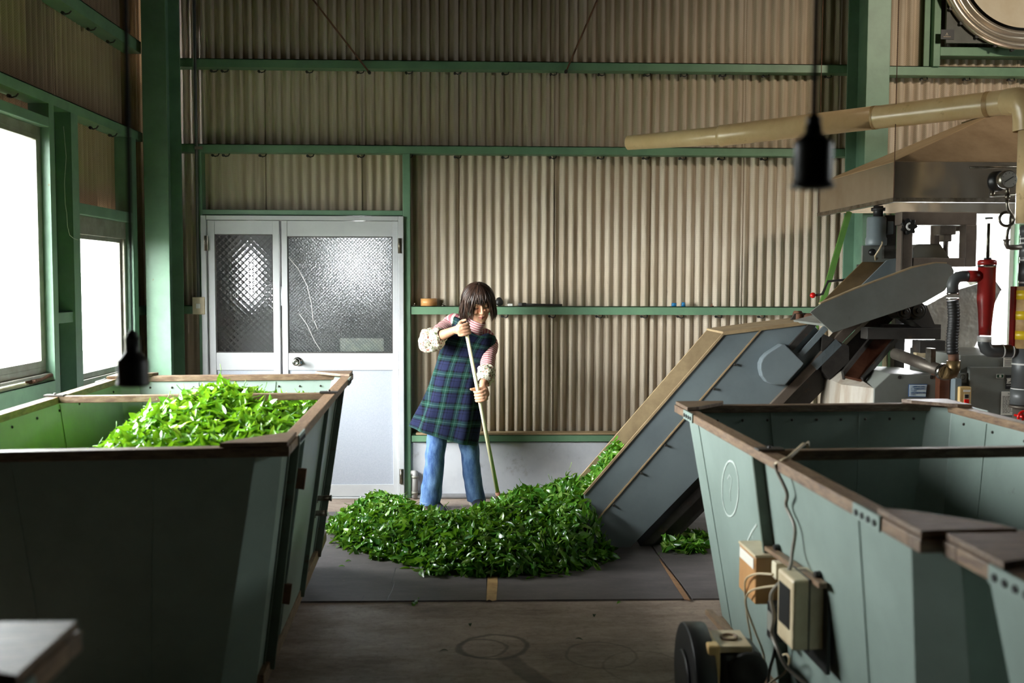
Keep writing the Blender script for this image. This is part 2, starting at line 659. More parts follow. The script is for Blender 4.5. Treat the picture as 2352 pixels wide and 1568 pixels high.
def hook_bolts(owner, pts):
    """bent hook bolts that clamp the sheets to a rail: one mesh each"""
    first = None
    for p in pts:
        p = V(p)
        if first is None:
            h = MB()
            h.tube([p + V((-0.018, 0.03, 0)), p + V((0.0, 0.0, -0.012)), p + V((0.018, 0.004, -0.006)), p + V((0.022, 0.02, 0.01))], 0.004, 6)
            h.cyl(p + V((-0.02, 0.005, -0.002)), p + V((-0.02, 0.03, -0.002)), 0.009, seg=6)
            first = (h.build('hook_bolt', STEEL, owner), p)
        else:
            c = first[0].copy()
            COL.objects.link(c)
            c.parent = owner
            c.location = V(first[0].location) + (p - first[1])


CX0, CX1 = xb(1968, 6.5), xb(2040, 6.5)      # right-hand column
sheets = [xb(p) for p in (500, 524, 607, 715, 830, 940, 1051, 1160, 1270, 1380, 1485, 1570, 1660, 1760, 1905)]


def rail(z0, z1, x0, x1, lab, hooks):
    g = MB()
    g.box((x0, YG, z0), (x1, YG + 0.005, z1)).box((x0, YG, z1 - 0.005), (x1, YW - 0.012, z1)).box((x0, YG + 0.005, z0), (x1, YW - 0.012, z0 + 0.005))
    o = trim(g, lab, bevel=0)
    hook_bolts(o, [(x, YG + 0.05, z0 - 0.012) for x in hooks if x0 < x < x1])
    return o


G1 = (2.923, 2.979)
G2 = (2.359, 2.413)
G3 = (1.270, 1.327)
G4 = (0.393, 0.441)
rail(*G1, -2.1, 2.6, 'topmost green steel rail across the corrugated back wall', sheets)
rail(*G2, -2.1, 2.6, 'green steel rail across the back wall just above the white door', sheets)
rail(*G3, xb(945), EX0, 'green steel rail used as a ledge behind the woman, carrying tape and tools', sheets)
rail(*G4, xb(945), EX0, 'lowest green steel rail just above the grey plinth', [])
rail(G3[0], G3[1], -2.1, xb(466), 'short green rail piece between corner column and switch box', [])
rail(G1[0] - 0.01, G1[1] - 0.005, 2.66, XR, 'rusty green rail right of the right-hand column, under the round fan', [xb(p) for p in (2130, 2230, 2335)])
# dusty wooden strip lying on the lowest rail
struct(MB().box((xb(955), YG - 0.004, G4[1]), (2.3, YW - 0.025, G4[1] + 0.012)).build('trim_40', MACHTAN), 'dusty strip along the top of the lowest rail', 'ledge')
# door posts and lintel, post beside the door
trim(MB().box((xb(463), YG, 0), (xb(474), YW - 0.02, G2[0])), 'green steel post left of the white door')
trim(MB().box((xb(926), YG, 0), (xb(943), YW - 0.02, G2[0])), 'green steel post right of the white door')
trim(MB().box((xb(474), YG, zb(497)), (xb(926), YW - 0.02, zb(486))), 'green steel lintel over the white door')
# right of the right column: fan frame
trim(MB().box((xb(2137), YG - 0.02, G1[1] - 0.01), (xb(2153), YW - 0.02, ZC)).box((xb(2122), YG + 0.03, G1[1] - 0.01), (xb(2138), YG + 0.04, ZC)), 'green upright left of the round fan')
trim(MB().box((xb(2153), YG - 0.02, zb(128)), (XR, YW - 0.02, zb(108))), 'green rail directly under the round fan')
# posts of the far doorway
trim(MB().box((EX0 - 0.07, YG, 0), (EX0, YW - 0.02, 2.36)), 'green post at the left of the bright doorway')
trim(MB().box((EX1, YG, 0), (EX1 + 0.07, YW - 0.02, 2.36)), 'green post at the right of the bright doorway')

# --- left wall rails and posts


def lrail(z0, z1, y0, y1, lab):
    g = MB()
    g.box((XG - 0.005, y0, z0), (XG, y1, z1)).box((XL + 0.012, y0, z1 - 0.005), (XG, y1, z1)).box((XL + 0.012, y0, z0), (XG - 0.005, y1, z0 + 0.005))
    o = trim(g, lab, bevel=0)
    hook_bolts(o, [(XG - 0.05, y, z0 - 0.012) for y in (4.9, 5.25, 5.55, 5.9, 6.2) if y0 < y < y1])
    return o


lrail(2.393, 2.449, YB, 6.6, 'sloping-looking green rail on the left wall just above the windows')
lrail(2.955, 3.03, YB, 6.6, 'upper green rail on the left wall near the top of view')
lrail(0.90, 0.984, YB, 5.19, 'green sill rail under the large left window')


def cpost(y0, y1, z0, z1, lab):
    g = MB()
    g.box((XG - 0.005, y0, z0), (XG, y1, z1)).box((XL + 0.012, y0, z0), (XG - 0.005, y0 + 0.005, z1)).box((XL + 0.012, y1 - 0.005, z0), (XG - 0.005, y1, z1))
    return trim(g, lab, MINT, 0)


cpost(5.19, 5.25, 0, 2.393, 'mint green post at the far side of the large left window')
cpost(5.463, 5.553, 0, 2.393, 'mint green post at the near side of the small left window')
cpost(6.385, 6.467, 0, 2.393, 'mint green post between the small left window and the corner column')
trim(MB().box((XL + 0.02, W1[0], 2.272), (XG, 5.19, 2.322)), 'green head rail over the large left window', MINT)
trim(MB().box((XL + 0.02, 5.553, 1.86), (XG, 6.385, 1.92)), 'green head rail over the small left window', MINT)
trim(MB().box((XL + 0.02, 5.553, 0.86), (XG, 6.385, 0.90)), 'green sill rail under the small left window', MINT)
trim(MB().box((XL + 0.03, 5.25, G3[0]), (XG - 0.01, 5.463, G3[1])), 'short mint green rail piece in the recess between the left windows', MINT)
trim(MB().box((XL + 0.03, 6.467, G3[0]), (XG - 0.01, 6.8, G3[1])), 'short mint green rail piece beside the corner column', MINT)
# dark green board that lines the recess between the windows
trim(MB().box((XL + 0.02, 5.25, 0), (XL + 0.035, 5.463, 2.36)), 'dark green lining in the recess between the left windows', mat('deep_green', rgb(52, 78, 62), rgb(44, 66, 54), 5, rough=0.5))


def hcol(name, x0, x1, y0, y1, label):
    t = 0.012
    xm = (x0 + x1) / 2
    g = MB()
    g.box((x0, y0, 0), (x1, y0 + t, ZC)).box((x0, y1 - t, 0), (x1, y1, ZC)).box((xm - 0.006, y0 + t, 0), (xm + 0.006, y1 - t, ZC))
    return g.build(name, MINT, label=label, cat='column', kind='structure', bevel=0.003)


hcol('steel_column', -2.165, -2.01, 6.5, 6.80, 'tall green steel H-column in the left corner beside the door')
hcol('steel_column', xb(1986, 6.45), xb(2040, 6.45), 6.45, 6.80, 'tall green steel H-column at the right behind the stainless hood')


# --- left windows
def window(n, y0, y1, z0, z1, label, head=0.045, splits=()):
    t = thing('window_%d' % n, label, 'window', (XL + 0.05, (y0 + y1) / 2, z0), kind='structure')
    xa, xc = XL + 0.015, XG - 0.045
    f = MB()
    w = 0.032
    f.box((xa, y0, z0), (xc, y1, z0 + w)).box((xa, y0, z1 - head), (xc, y1, z1))
    f.box((xa, y0, z0 + w), (xc, y0 + w, z1 - head)).box((xa, y1 - w, z0 + w), (xc, y1, z1 - head))
    f.box((xa, y0, z0 - 0.015), (xc + 0.03, y1, z0))
    f.build('window_frame', ALU, t, bevel=0.002)
    ys = [y0 + w] + list(splits) + [y1 - w]
    for i in range(len(ys) - 1):
        a, b = ys[i], ys[i + 1]
        x = xa + 0.02 + 0.022 * (i % 2)
        s = MB()
        sw = 0.024
        s.box((x, a, z0 + w), (x + 0.02, b, z0 + w + sw * 1.4)).box((x, a, z1 - head - sw), (x + 0.02, b, z1 - head))
        s.box((x, a, z0 + w + sw * 1.4), (x + 0.02, a + sw, z1 - head - sw)).box((x, b - sw, z0 + w + sw * 1.4), (x + 0.02, b, z1 - head - sw))
        so = s.build('sash', ALU, t, bevel=0.002)
        MB().box((x + 0.008, a + sw * 0.7, z0 + w + sw), (x + 0.012, b - sw * 0.7, z1 - head - sw * 0.7)).build('pane', CLEAR, so)
    return t


def clear_glass():
    t = NT('clear_glass')
    t.t.nodes.remove(t.b)
    tr, gl, mx, fr = t.n('ShaderNodeBsdfTransparent'), t.n('ShaderNodeBsdfGlossy'), t.n('ShaderNodeMixShader'), t.n('ShaderNodeFresnel')
    tr.inputs[0].default_value = (0.94, 0.96, 0.95, 1)
    gl.inputs['Roughness'].default_value = 0.03
    fr.inputs[0].default_value = 1.45
    t.l(t.math('MULTIPLY', fr.outputs[0], 0.6), mx.inputs[0])
    t.l(tr.outputs[0], mx.inputs[1])
    t.l(gl.outputs[0], mx.inputs[2])
    t.l(mx.outputs[0], t.out.inputs[0])
    return t.m


CLEAR = clear_glass()
window(1, *W1, 'large bright aluminium window in the left wall, cut off by the frame', splits=(4.2,))
window(2, *W2, 'small bright aluminium window beside the corner column', head=0.105)

# added high window, out of view, that lights the right side
t = thing('window_3', 'added high window in the right wall, unseen, for side light', 'window', (XR, 4.1, RZ0), kind='structure')
f = MB()
for y in (RW0, 4.1, RW1 - 0.05):
    f.box((XR + 0.02, y, RZ0), (XR + 0.08, y + 0.05, RZ1))
f.box((XR + 0.02, RW0, RZ0), (XR + 0.08, RW1, RZ0 + 0.05)).box((XR + 0.02, RW0, RZ1 - 0.05), (XR + 0.08, RW1, RZ1))
f.build('window_frame', ALU, t)
MB().box((XR + 0.045, RW0, RZ0), (XR + 0.05, RW1, RZ1)).build('pane', CLEAR, t)


# --- the white double door
def figured_glass(name, size, wired, rough=0.22):
    t = NT(name)
    t.b.inputs['Base Color'].default_value = (0.86, 0.9, 0.9, 1)
    t.set(Roughness=rough, IOR=1.35)
    t.b.inputs['Transmission Weight'].default_value = 1.0
    o = t.coord('Object')
    sep = t.n('ShaderNodeSeparateXYZ')
    t.l(o, sep.inputs[0])
    k = 2 * PI / size
    a = t.math('SINE', t.math('MULTIPLY', t.math('ADD', sep.outputs[0], sep.outputs[2]), k))
    b = t.math('SINE', t.math('MULTIPLY', t.math('SUBTRACT', sep.outputs[0], sep.outputs[2]), k))
    h = t.math('MULTIPLY', t.math('SINE', t.math('MULTIPLY', sep.outputs[0], k)), t.math('SINE', t.math('MULTIPLY', sep.outputs[2], k))) if not wired else t.math('MAXIMUM', t.math('POWER', t.math('ABSOLUTE', a), 14.0), t.math('POWER', t.math('ABSOLUTE', b), 14.0))
    if wired:
        h = t.math('ADD', t.math('MULTIPLY', h, 0.7), t.math('MULTIPLY', t.noise(o, 90, 2), 0.8))
    bp = t.bump(h, 1.0, 0.006 if not wired else 0.005)
    return t.m


GLASS_DOT = figured_glass('dimpled_glass', 0.044, False, 0.12)
GLASS_WIRE = figured_glass('cross_hatched_glass', 0.046, True, 0.16)
YD = 6.80


def dx(p):
    return xb(p, YD)


def dz(p):
    return CAM_H + (645 - p) * YD / FPX


door = thing('door_1', 'white aluminium double door with patterned glass in the back wall', 'door', (dx(698), YD, 0), kind='structure')
f = MB()
f.box((dx(470), YD - 0.01, 0), (dx(482), YW, dz(499))).box((dx(916), YD - 0.01, 0), (dx(928), YW, dz(499))).box((dx(482), YD - 0.01, dz(509)), (dx(916), YW, dz(499)))
f.box((dx(482), YD, 0), (dx(916), YW, 0.012))
f.build('door_frame', WHITEALU, door, bevel=0.003)


def leaf(x0, x1, st_l, st_r, gt, gb, rail_b, low_b, glass, nm):
    y0, y1 = YD + 0.015, YD + 0.05
    zt, z0 = dz(510), 0.015
    L = MB()
    L.box((x0, y0, z0), (st_l, y1, zt)).box((st_r, y0, z0), (x1, y1, zt))
    L.box((st_l, y0 + 0.003, gt), (st_r, y1, zt)).box((st_l, y0 + 0.003, rail_b), (st_r, y1, gb)).box((st_l, y0 + 0.003, z0), (st_r, y1, low_b))
    o = L.build('door_leaf', WHITEALU, door, bevel=0.002)
    g = 0.006
    b = MB()
    b.box((st_l, y0 + 0.008, gt - g), (st_r, y0 + 0.02, gt)).box((st_l, y0 + 0.008, gb), (st_r, y0 + 0.02, gb + g))
    b.box((st_l, y0 + 0.008, gb), (st_l + g, y0 + 0.02, gt)).box((st_r - g, y0 + 0.008, gb), (st_r, y0 + 0.02, gt))
    b.build('glazing_bead', STEEL, o)
    MB().box((st_l + 0.001, y0 + 0.018, gb), (st_r - 0.001, y0 + 0.023, gt)).build('pane', glass, o, nm)
    MB().box((st_l, y0 + 0.012, low_b), (st_r, y0 + 0.02, rail_b)).build('lower_panel', DOORPANEL, o)
    return o


leaf(dx(483), dx(645), dx(499), dx(630), dz(541), dz(811), dz(851), dz(1117), GLASS_DOT, 'dimpled glass pane')
lf = leaf(dx(650), dx(915), dx(663), dx(902), dz(545), dz(812), dz(851), dz(1117), GLASS_WIRE, 'cross-hatched glass pane with scratches')
kb = MB()
kp = V((dx(684), YD + 0.015, dz(831)))
kb.lathe([(0.032, 0), (0.03, 0.006), (0.012, 0.008), (0.012, 0.03), (0.02, 0.036), (0.027, 0.048), (0.026, 0.062), (0.014, 0.068), (0.012, 0.067)], kp, (0, -1, 0), 28)
kb.build('door_knob', CHROME, lf)
for px, py in ((482, 562), (919, 566), (921, 1096)):
    h = MB()
    h.cyl((dx(px), YD - 0.018, dz(py + 17)), (dx(px), YD - 0.018, dz(py - 17)), 0.008, seg=10)
    h.box((dx(px) - 0.012, YD - 0.014, dz(py + 17)), (dx(px) + 0.012, YD - 0.008, dz(py - 17)))
    h.build('hinge', NICKEL, door)
# an old paper sticker behind the lower right corner of the glass
MB().box((dx(780), YD + 0.045, dz(808)), (dx(880), YD + 0.046, dz(778))).build('sticker', mat('faded_sticker', rgb(150, 154, 150), rgb(172, 172, 160), 20, rough=0.5), lf, 'faded rectangular sticker')

# pale scratches and tape marks on the right pane
for pl in (((664, 592), (686, 618), (706, 656), (716, 700), (719, 738)), ((688, 722), (706, 748), (722, 784), (736, 806)), ((722, 738), (729, 757))):
    q_ = [V((dx(a), YD + 0.0315, dz(b))) for a, b in pl]
    MB().tube(q_, 0.0012, 5).build('scratch', WHITE, lf)
# --- far doorway on the right with a white leaf swung open
d2 = thing('door_2', 'bright open doorway in the back wall behind the machines', 'door', ((EX0 + EX1) / 2, YW, 0), kind='structure')
f = MB()
f.box((EX0, YW - 0.05, 0), (EX0 + 0.03, YW + 0.06, EZ1)).box((EX1 - 0.03, YW - 0.05, 0), (EX1, YW + 0.06, EZ1)).box((EX0 + 0.03, YW - 0.05, EZ1 - 0.03), (EX1 - 0.03, YW + 0.06, EZ1))
f.build('door_frame', WHITEALU, d2)
l2 = MB().box((EX1 + 0.0, YW + 0.07, 0.02), (EX1 + 0.035, YW + 0.8, EZ1 - 0.03)).build('door_leaf', WHITEALU, d2)
MB().ball((EX1 - 0.04, YW + 0.72, 1.0), 0.028).cyl((EX1, YW + 0.72, 1.0), (EX1 - 0.04, YW + 0.72, 1.0), 0.01).build('door_knob', CHROME, l2)

# --- what stands outside: pale ground, added walls and roof that darken the door glass
OUT = mat('outside_ground', rgb(76, 78, 70), rgb(64, 68, 58), 2, rough=0.9)
struct(MB().box((-14, YW + 0.12, -0.14), (14, 22, -0.05)).build('ground', OUT), 'pale yard outside the door', 'ground')
struct(MB().box((-26, -14, -0.16), (XL - 0.35, 22, -0.06)).build('ground', OUT), 'pale yard outside the left windows', 'ground')
SHADE = mat('screen_grey', rgb(124, 127, 127), rgb(96, 98, 100), 3, rough=0.9)
m = MB()
x = -2.5
for a, b, z0, z1 in ((-2.24, -2.19, 1.3, 1.75), (-1.93, -1.89, 1.26, 1.44), (-1.21, -1.13, 1.5, 1.88)):
    m.box((x, 9.6, -0.06), (a, 9.75, 3.1)).box((a, 9.6, -0.06), (b, 9.75, z0)).box((a, 9.6, z1), (b, 9.75, 3.1))
    x = b
m.box((x, 9.6, -0.06), (2.5, 9.75, 3.1))
struct(m.build('added_screen_wall', SHADE), 'added grey wall with slits that darkens the patterned door glass', 'wall')
struct(MB().box((-2.5, 7.0, 3.0), (2.5, 9.75, 3.08)).build('roof', SHADE), 'added roof that blocks the sky outside the patterned door', 'roof')
struct(MB().box((2.42, 7.0, -0.06), (2.5, 9.75, 3.0)).build('added_screen_right', SHADE), 'added right wall that blocks the sky outside the patterned door', 'wall')
struct(MB().box((-2.5, 7.0, -0.06), (-2.44, 9.6, 3.0)).build('added_screen_left', SHADE), 'added left wall that blocks the sky outside the patterned door', 'wall')

# ------------------------------------------------------------------ light: white overcast sky through the openings
w = bpy.data.worlds.new('overcast')
SC.world = w
w.use_nodes = True
nt = w.node_tree
bg = nt.nodes['Background']
bg.inputs[0].default_value = (0.97, 0.985, 1.0, 1)
tcw = nt.nodes.new('ShaderNodeTexCoord')
sxw = nt.nodes.new('ShaderNodeSeparateXYZ')
mrw = nt.nodes.new('ShaderNodeMapRange')      # overcast sky: the zenith is about three times the horizon
nt.links.new(tcw.outputs['Generated'], sxw.inputs[0])
nt.links.new(sxw.outputs['Z'], mrw.inputs['Value'])
mrw.inputs['To Min'].default_value = 7.0
mrw.inputs['To Max'].default_value = 24.0
nt.links.new(mrw.outputs[0], bg.inputs[1])


def portal(loc, rot, sx, sy, n):
    ld = bpy.data.lights.new('sky_portal', 'AREA')
    ld.shape = 'RECTANGLE'
    ld.size, ld.size_y = sx, sy
    ld.cycles.is_portal = True
    o = bpy.data.objects.new('sky_portal', ld)
    COL.objects.link(o)
    o.location = loc
    o.rotation_euler = rot


for i, (a, b, z0, z1) in enumerate((W1, W2)):
    portal((XL - 0.04, (a + b) / 2, (z0 + z1) / 2), (0, -PI / 2, 0), z1 - z0, b - a, i)
portal((XR + 0.12, (RW0 + RW1) / 2, (RZ0 + RZ1) / 2), (0, PI / 2, 0), RZ1 - RZ0, RW1 - RW0, 4)
portal(((EX0 + EX1) / 2, YW + 0.1, EZ1 / 2), (-PI / 2, 0, 0), EX1 - EX0, EZ1, 5)

# added warm lamp, out of view, to brighten the machine side
LP = V((3.5, 3.7, 3.9))
pl_ = bpy.data.lights.new('added_warm_spot', 'SPOT')
pl_.energy = 42
pl_.color = (1.0, 0.86, 0.68)
pl_.spot_size = math.radians(84)
pl_.spot_blend = 1.0
pl_.shadow_soft_size = 0.16
po_ = bpy.data.objects.new('added_warm_spot', pl_)
COL.objects.link(po_)
po_.location = LP + V((0, 0.02, -0.03))
po_.rotation_euler = (V((3.2, 6.4, 2.7)) - LP).to_track_quat('-Z', 'Y').to_euler()
tl = thing('added_lamp', 'added round lamp, out of view, lending warm light to the machines', 'lamp', LP)
ax_ = (V((3.2, 6.4, 2.7)) - LP).normalized()
MB().lathe([(0.04, -0.16), (0.05, -0.1), (0.19, 0.05), (0.195, 0.05), (0.06, -0.11), (0.045, -0.165)], LP, ax_, 32, cap=False).build('reflector', STEEL, tl)
MB().cyl(LP - ax_ * 0.14, V((LP.x, LP.y - 0.1, ZC)), 0.012).build('bracket', STEEL, tl)

# the brightest part of the overcast sky stands low to the left, beyond the windows
sl = bpy.data.lights.new('bright_sky', 'SUN')
sl.energy = 4.0
sl.angle = math.radians(56)
sl.color = (1.0, 0.99, 0.97)
so_ = bpy.data.objects.new('bright_sky', sl)
COL.objects.link(so_)
so_.rotation_euler = V((2.2, 2.1, -1.15)).to_track_quat('-Z', 'Y').to_euler()
so_.location = (-8, -2, 5)

SC.view_settings.view_transform = 'Standard'
SC.view_settings.look = 'None'
SC.view_settings.exposure = 2.4
SC.view_settings.gamma = 1.0
SC.cycles.max_bounces = 10
SC.cycles.diffuse_bounces = 5
SC.cycles.glossy_bounces = 4
SC.cycles.transmission_bounces = 8
SC.cycles.transparent_max_bounces = 12
SC.cycles.sample_clamp_indirect = 6.0
SC.cycles.caustics_reflective = False
# ------------------------------------------------------------------ wheeled leaf bins
ZR = 1.0


def lerp(a, b, t):
    return a + (b - a) * t


def make_bin(FL, FR, NR, NL, label, inset=0.12, zb0=0.16, bar_t=0.5, ribs=(), seam_t=(0.16, 0.62), door=False):
    """rim corners at the top; a tapering sheet-metal hopper with a wooden rim"""
    FL, FR, NR, NL = [V((p[0], p[1], ZR)) for p in (FL, FR, NR, NL)]
    cen = (FL + FR + NR + NL) / 4
    t = thing('leaf_bin', label, 'bin', (cen.x, cen.y, 0), group='wheeled sheet-metal leaf bins with wooden rims')
    ex = ((FR - FL) + (NR - NL)).normalized()     # to the right
    ey = ((FL - NL) + (FR - NR)).normalized()     # away from the viewer
    lip = 0.03

    def oct_ring(ins, ch, z):
        a, b, c, d = FL + ex * ins - ey * ins, FR - ex * ins - ey * ins, NR - ex * ins + ey * ins, NL + ex * ins + ey * ins
        r = [a + ex * ch, b - ex * ch, b - ey * ch, c + ey * ch, c - ex * ch, d + ex * ch, d + ey * ch, a - ey * ch]
        return [V((p.x, p.y, z)) for p in r]

    th = 0.008
    top_o, bot_o = oct_ring(lip, 0.07, ZR - 0.012), oct_ring(lip + inset, 0.10, zb0)
    top_i, bot_i = oct_ring(lip + th, 0.07, ZR - 0.012), oct_ring(lip + inset + th, 0.10, zb0 + th)
    h = MB()
    h.rings([bot_o, top_o, top_i, bot_i], cap=True, smooth=False)
    hop = h.build('hopper', BIN, t, bevel=0.002)
    # folded seams on the sheets, inside and outside

    def side(k0, k1, tt, w, out, ring_t, ring_b, z0=0.0, z1=1.0):
        a, b = lerp(ring_b[k0], ring_b[k1], tt), lerp(ring_t[k0], ring_t[k1], tt)
        a, b = lerp(a, b, z0), lerp(a, b, z1)
        n = (ring_t[k1] - ring_t[k0]).cross(V((0, 0, 1))).normalized() * out
        u = (ring_t[k1] - ring_t[k0]).normalized()
        return a, b, n, u

    for k0, k1 in ((0, 1), (2, 3), (4, 5), (6, 7)):
        for tt in (0.3, 0.7) if k0 in (0, 4) else seam_t:
            for ring_t, ring_b, o in ((top_i, bot_i, 1), (top_o, bot_o, -1)):
                a, b, n, u = side(k0, k1, tt, 0, o, ring_t, ring_b, 0.03, 0.97)
                MB().bar(a + n * 0.0015, b + n * 0.0015, 0.012, 0.003, up=n).build('folded_seam', BIN, hop)
    # screws along the top of the inside sheets
    sp = []
    for k0, k1 in ((0, 1), (2, 3), (6, 7)):
        for j in range(9):
            a, b, n, u = side(k0, k1, (j + 0.5) / 9, 0, 1, top_i, bot_i, 0.94, 0.955)
            sp.append(a + n * 0.001)
    spread(hop, 'screw', lambda m_, p: m_.ball(p, 0.006, 8, 4), sp, STEEL)
    # wooden rim: four rails and four corner gussets
    rw, rh = 0.05, 0.03
    dz1 = V((0, 0, -rh / 2))
    e = rw / 2
    for a, b, inn, mt in ((FL, FR, -ey, WOODX), (NL, NR, ey, WOODX)):
        MB().bar(a + inn * e + dz1, b + inn * e + dz1, rw, rh, up=(0, 0, 1)).build('rim_rail', mt, t, bevel=0.003)
    for a, b, inn in ((FL, NL, ex), (FR, NR, -ex)):
        d = (b - a).normalized()
        MB().bar(a + inn * e + d * rw + dz1, b + inn * e - d * rw + dz1, rw, rh, up=(0, 0, 1)).build('rim_rail', WOOD, t, bevel=0.003)
        # steel joint plates with bolts where the rim is spliced
        for f in (0.115, 0.885):
            c = lerp(a, b, f)
            p = MB()
            p.obox(c - inn * 0.002 + V((0, 0, -0.014)), d * 0.07, inn * 0.003, V((0, 0, 0.017)))
            po = p.build('joint_plate', BIN, t)
            spread(po, 'bolt', lambda m_, q: m_.cyl(q, q - inn * 0.004, 0.0075, seg=8), [c + d * (-0.048 + 0.032 * j) - inn * 0.004 + V((0, 0, -0.016)) for j in range(4)], BLACK)
    g = 0.2
    for c, a, b in ((FL, ex, -ey), (FR, -ex, -ey), (NR, -ex, ey), (NL, ex, ey)):
        c = c + V((0, 0, 0.001)) + a * 0.004 + b * 0.004
        MB().prism([c, c + a * g, c + a * (g - 0.02) + b * 0.05, c + a * 0.05 + b * (g - 0.02), c + b * g], (0, 0, 0.014)).build('corner_gusset', WOODX, t, bevel=0.002)
    # cross bar
    a, b = lerp(FL, NL, bar_t) + ex * 0.03, lerp(FR, NR, bar_t) - ex * 0.03
    cb = MB().bar(a + V((0, 0, -0.012)), b + V((0, 0, -0.012)), 0.035, 0.03, up=(0, 0, 1)).build('cross_bar', WOODX, t, bevel=0.003)
    for q, sg in ((a, 1), (b, -1)):
        k = MB()
        k.obox(q + ex * sg * 0.0 + V((0, 0, 0.006)), ex * 0.04, ey * 0.022, V((0, 0, 0.003)))
        k.cyl(q + V((0, 0, 0.006)), q + V((0, 0, 0.016)), 0.006, seg=8)
        k.build('bracket', STEEL, cb)
    # frame below: bottom rails, uprights on the right and left sides, castors
    for k0, k1 in ((0, 1), (2, 3), (4, 5), (6, 7)):
        n = (top_o[k1] - top_o[k0]).cross(V((0, 0, 1))).normalized() * -1
        MB().bar(bot_o[k0] + n * 0.014 + V((0, 0, 0.02)), bot_o[k1] + n * 0.014 + V((0, 0, 0.02)), 0.026, 0.05, up=(0, 0, 1)).build('bottom_rail', WOOD, t, bevel=0.003)
    for k0, k1, tt in ribs:
        a, b, n, u = side(k0, k1, tt, 0, -1, top_o, bot_o, 0.02, 0.985)
        MB().bar(a + n * 0.02, b + n * 0.014, 0.014, 0.036, up=n).bar(a + n * 0.003 + u * 0.016, b + n * 0.003 + u * 0.016, 0.03, 0.005, up=n).build('side_rib', BINRIB, t, bevel=0.002)
    for k0, k1 in ((0, 5), (1, 4)):
        for kk in (k0, k1):
            p = lerp(bot_o[kk], (bot_o[0] + bot_o[4]) / 2, 0.12)
            c = MB()
            c.box((p.x - 0.03, p.y - 0.03, 0.125), (p.x + 0.03, p.y + 0.03, zb0 + 0.004))
            c.box((p.x - 0.026, p.y - 0.03, 0.04), (p.x - 0.021, p.y + 0.03, 0.127)).box((p.x + 0.021, p.y - 0.03, 0.04), (p.x + 0.026, p.y + 0.03, 0.127))
            co = c.build('caster', STEEL, t)
            MB().cyl((p.x - 0.018, p.y, 0.055), (p.x + 0.018, p.y, 0.055), 0.055, seg=24).build('wheel', BLACKRUB, co, bevel=0.004)
    if door:
        def pt(tt, zz, off):
            a, b, n, u = side(2, 3, tt, 0, -1, top_o, bot_o)
            return lerp(a, b, zz) + n * off
        d = MB()
        for s0, s1 in ((0.34, 0.40), (0.64, 0.70)):
            d.prism([pt(s0, 0.04, 0.004), pt(s1, 0.04, 0.004), pt(s1, 0.95, 0.004), pt(s0, 0.95, 0.004)], (0, 0, 0))
        dd = MB()
        q = [pt(0.40, 0.05, 0.002), pt(0.80, 0.05, 0.002), pt(0.80, 0.95, 0.002), pt(0.40, 0.95, 0.002)]
        n = (top_o[3] - top_o[2]).cross(V((0, 0, 1))).normalized() * -1
        do = dd.prism(q, n * 0.014).build('side_door', BIN, t, bevel=0.002)
        for zz in (0.2, 0.72):
            MB().bar(pt(0.80, zz, 0.02), pt(0.80, zz + 0.09, 0.02), 0.03, 0.012).build('hinge', RUST, do)
        for zz, ln in ((0.46, 0.06), (0.38, 0.05)):
            c = pt(0.405, zz, 0.012)
            MB().cyl(c, c + n * ln, 0.012, seg=12).cyl(c + n * ln, c + n * (ln + 0.006), 0.014, seg=12).cyl(c - V((0, 0, 0.02)), c + V((0, 0, 0.02)), 0.006, seg=8).build('latch', NICKEL, do)
    return t, dict(FL=FL, FR=FR, NR=NR, NL=NL, ex=ex, ey=ey, top_o=top_o, bot_o=bot_o, top_i=top_i, bot_i=bot_i)


def rim(px, py):
    p = atZ(px, py, ZR)
    return (p.x, p.y)


B1 = dict(FR=rim(812, 857), NR=rim(663, 1026), FL=rim(272, 862))
fl, fr, nr = V(B1['FL']), V(B1['FR']), V(B1['NR'])
B1['NL'] = tuple(fl + (nr - fr))
bin1, K1 = make_bin(B1['FL'], B1['FR'], B1['NR'], B1['NL'], 'green leaf bin at the left, heaped with fresh leaves, near the white door', ribs=[(2, 3, 0.2), (2, 3, 0.52), (2, 3, 0.93)], door=True, bar_t=0.40)
fl, nl, fr = V(rim(1549, 929)), V(rim(2113, 1237)), V(rim(2176, 923))
bin2, K2 = make_bin(fl, fr, fr + (nl - fl), nl, 'empty green leaf bin at the right with a box-laden left side and chalk marks', ribs=[(6, 7, 0.51)], bar_t=0.525, seam_t=(0.14, 0.92))
q = V(rim(2166, 1240))
dv = (nl - fl).normalized()
rv = V((-dv.y, dv.x)) * 1.0
rv = rv if rv.x > 0 else -rv
bin3, K3 = make_bin(q, q + rv * 1.12, q + rv * 1.12 + dv * 2.1, q + dv * 2.1, 'green leaf bin cut off by the right edge, nearest at the lower right', ribs=[])
q = V(rim(188, 1446))
dv4 = V((0.03, -1)).normalized()
bin4, K4 = make_bin(q - V((1.15, 0)), q, q + dv4 * 2.1, q - V((1.15, 0)) + dv4 * 2.1, 'leaf bin of which only a worn wooden rim corner shows at the lower left', ribs=[])


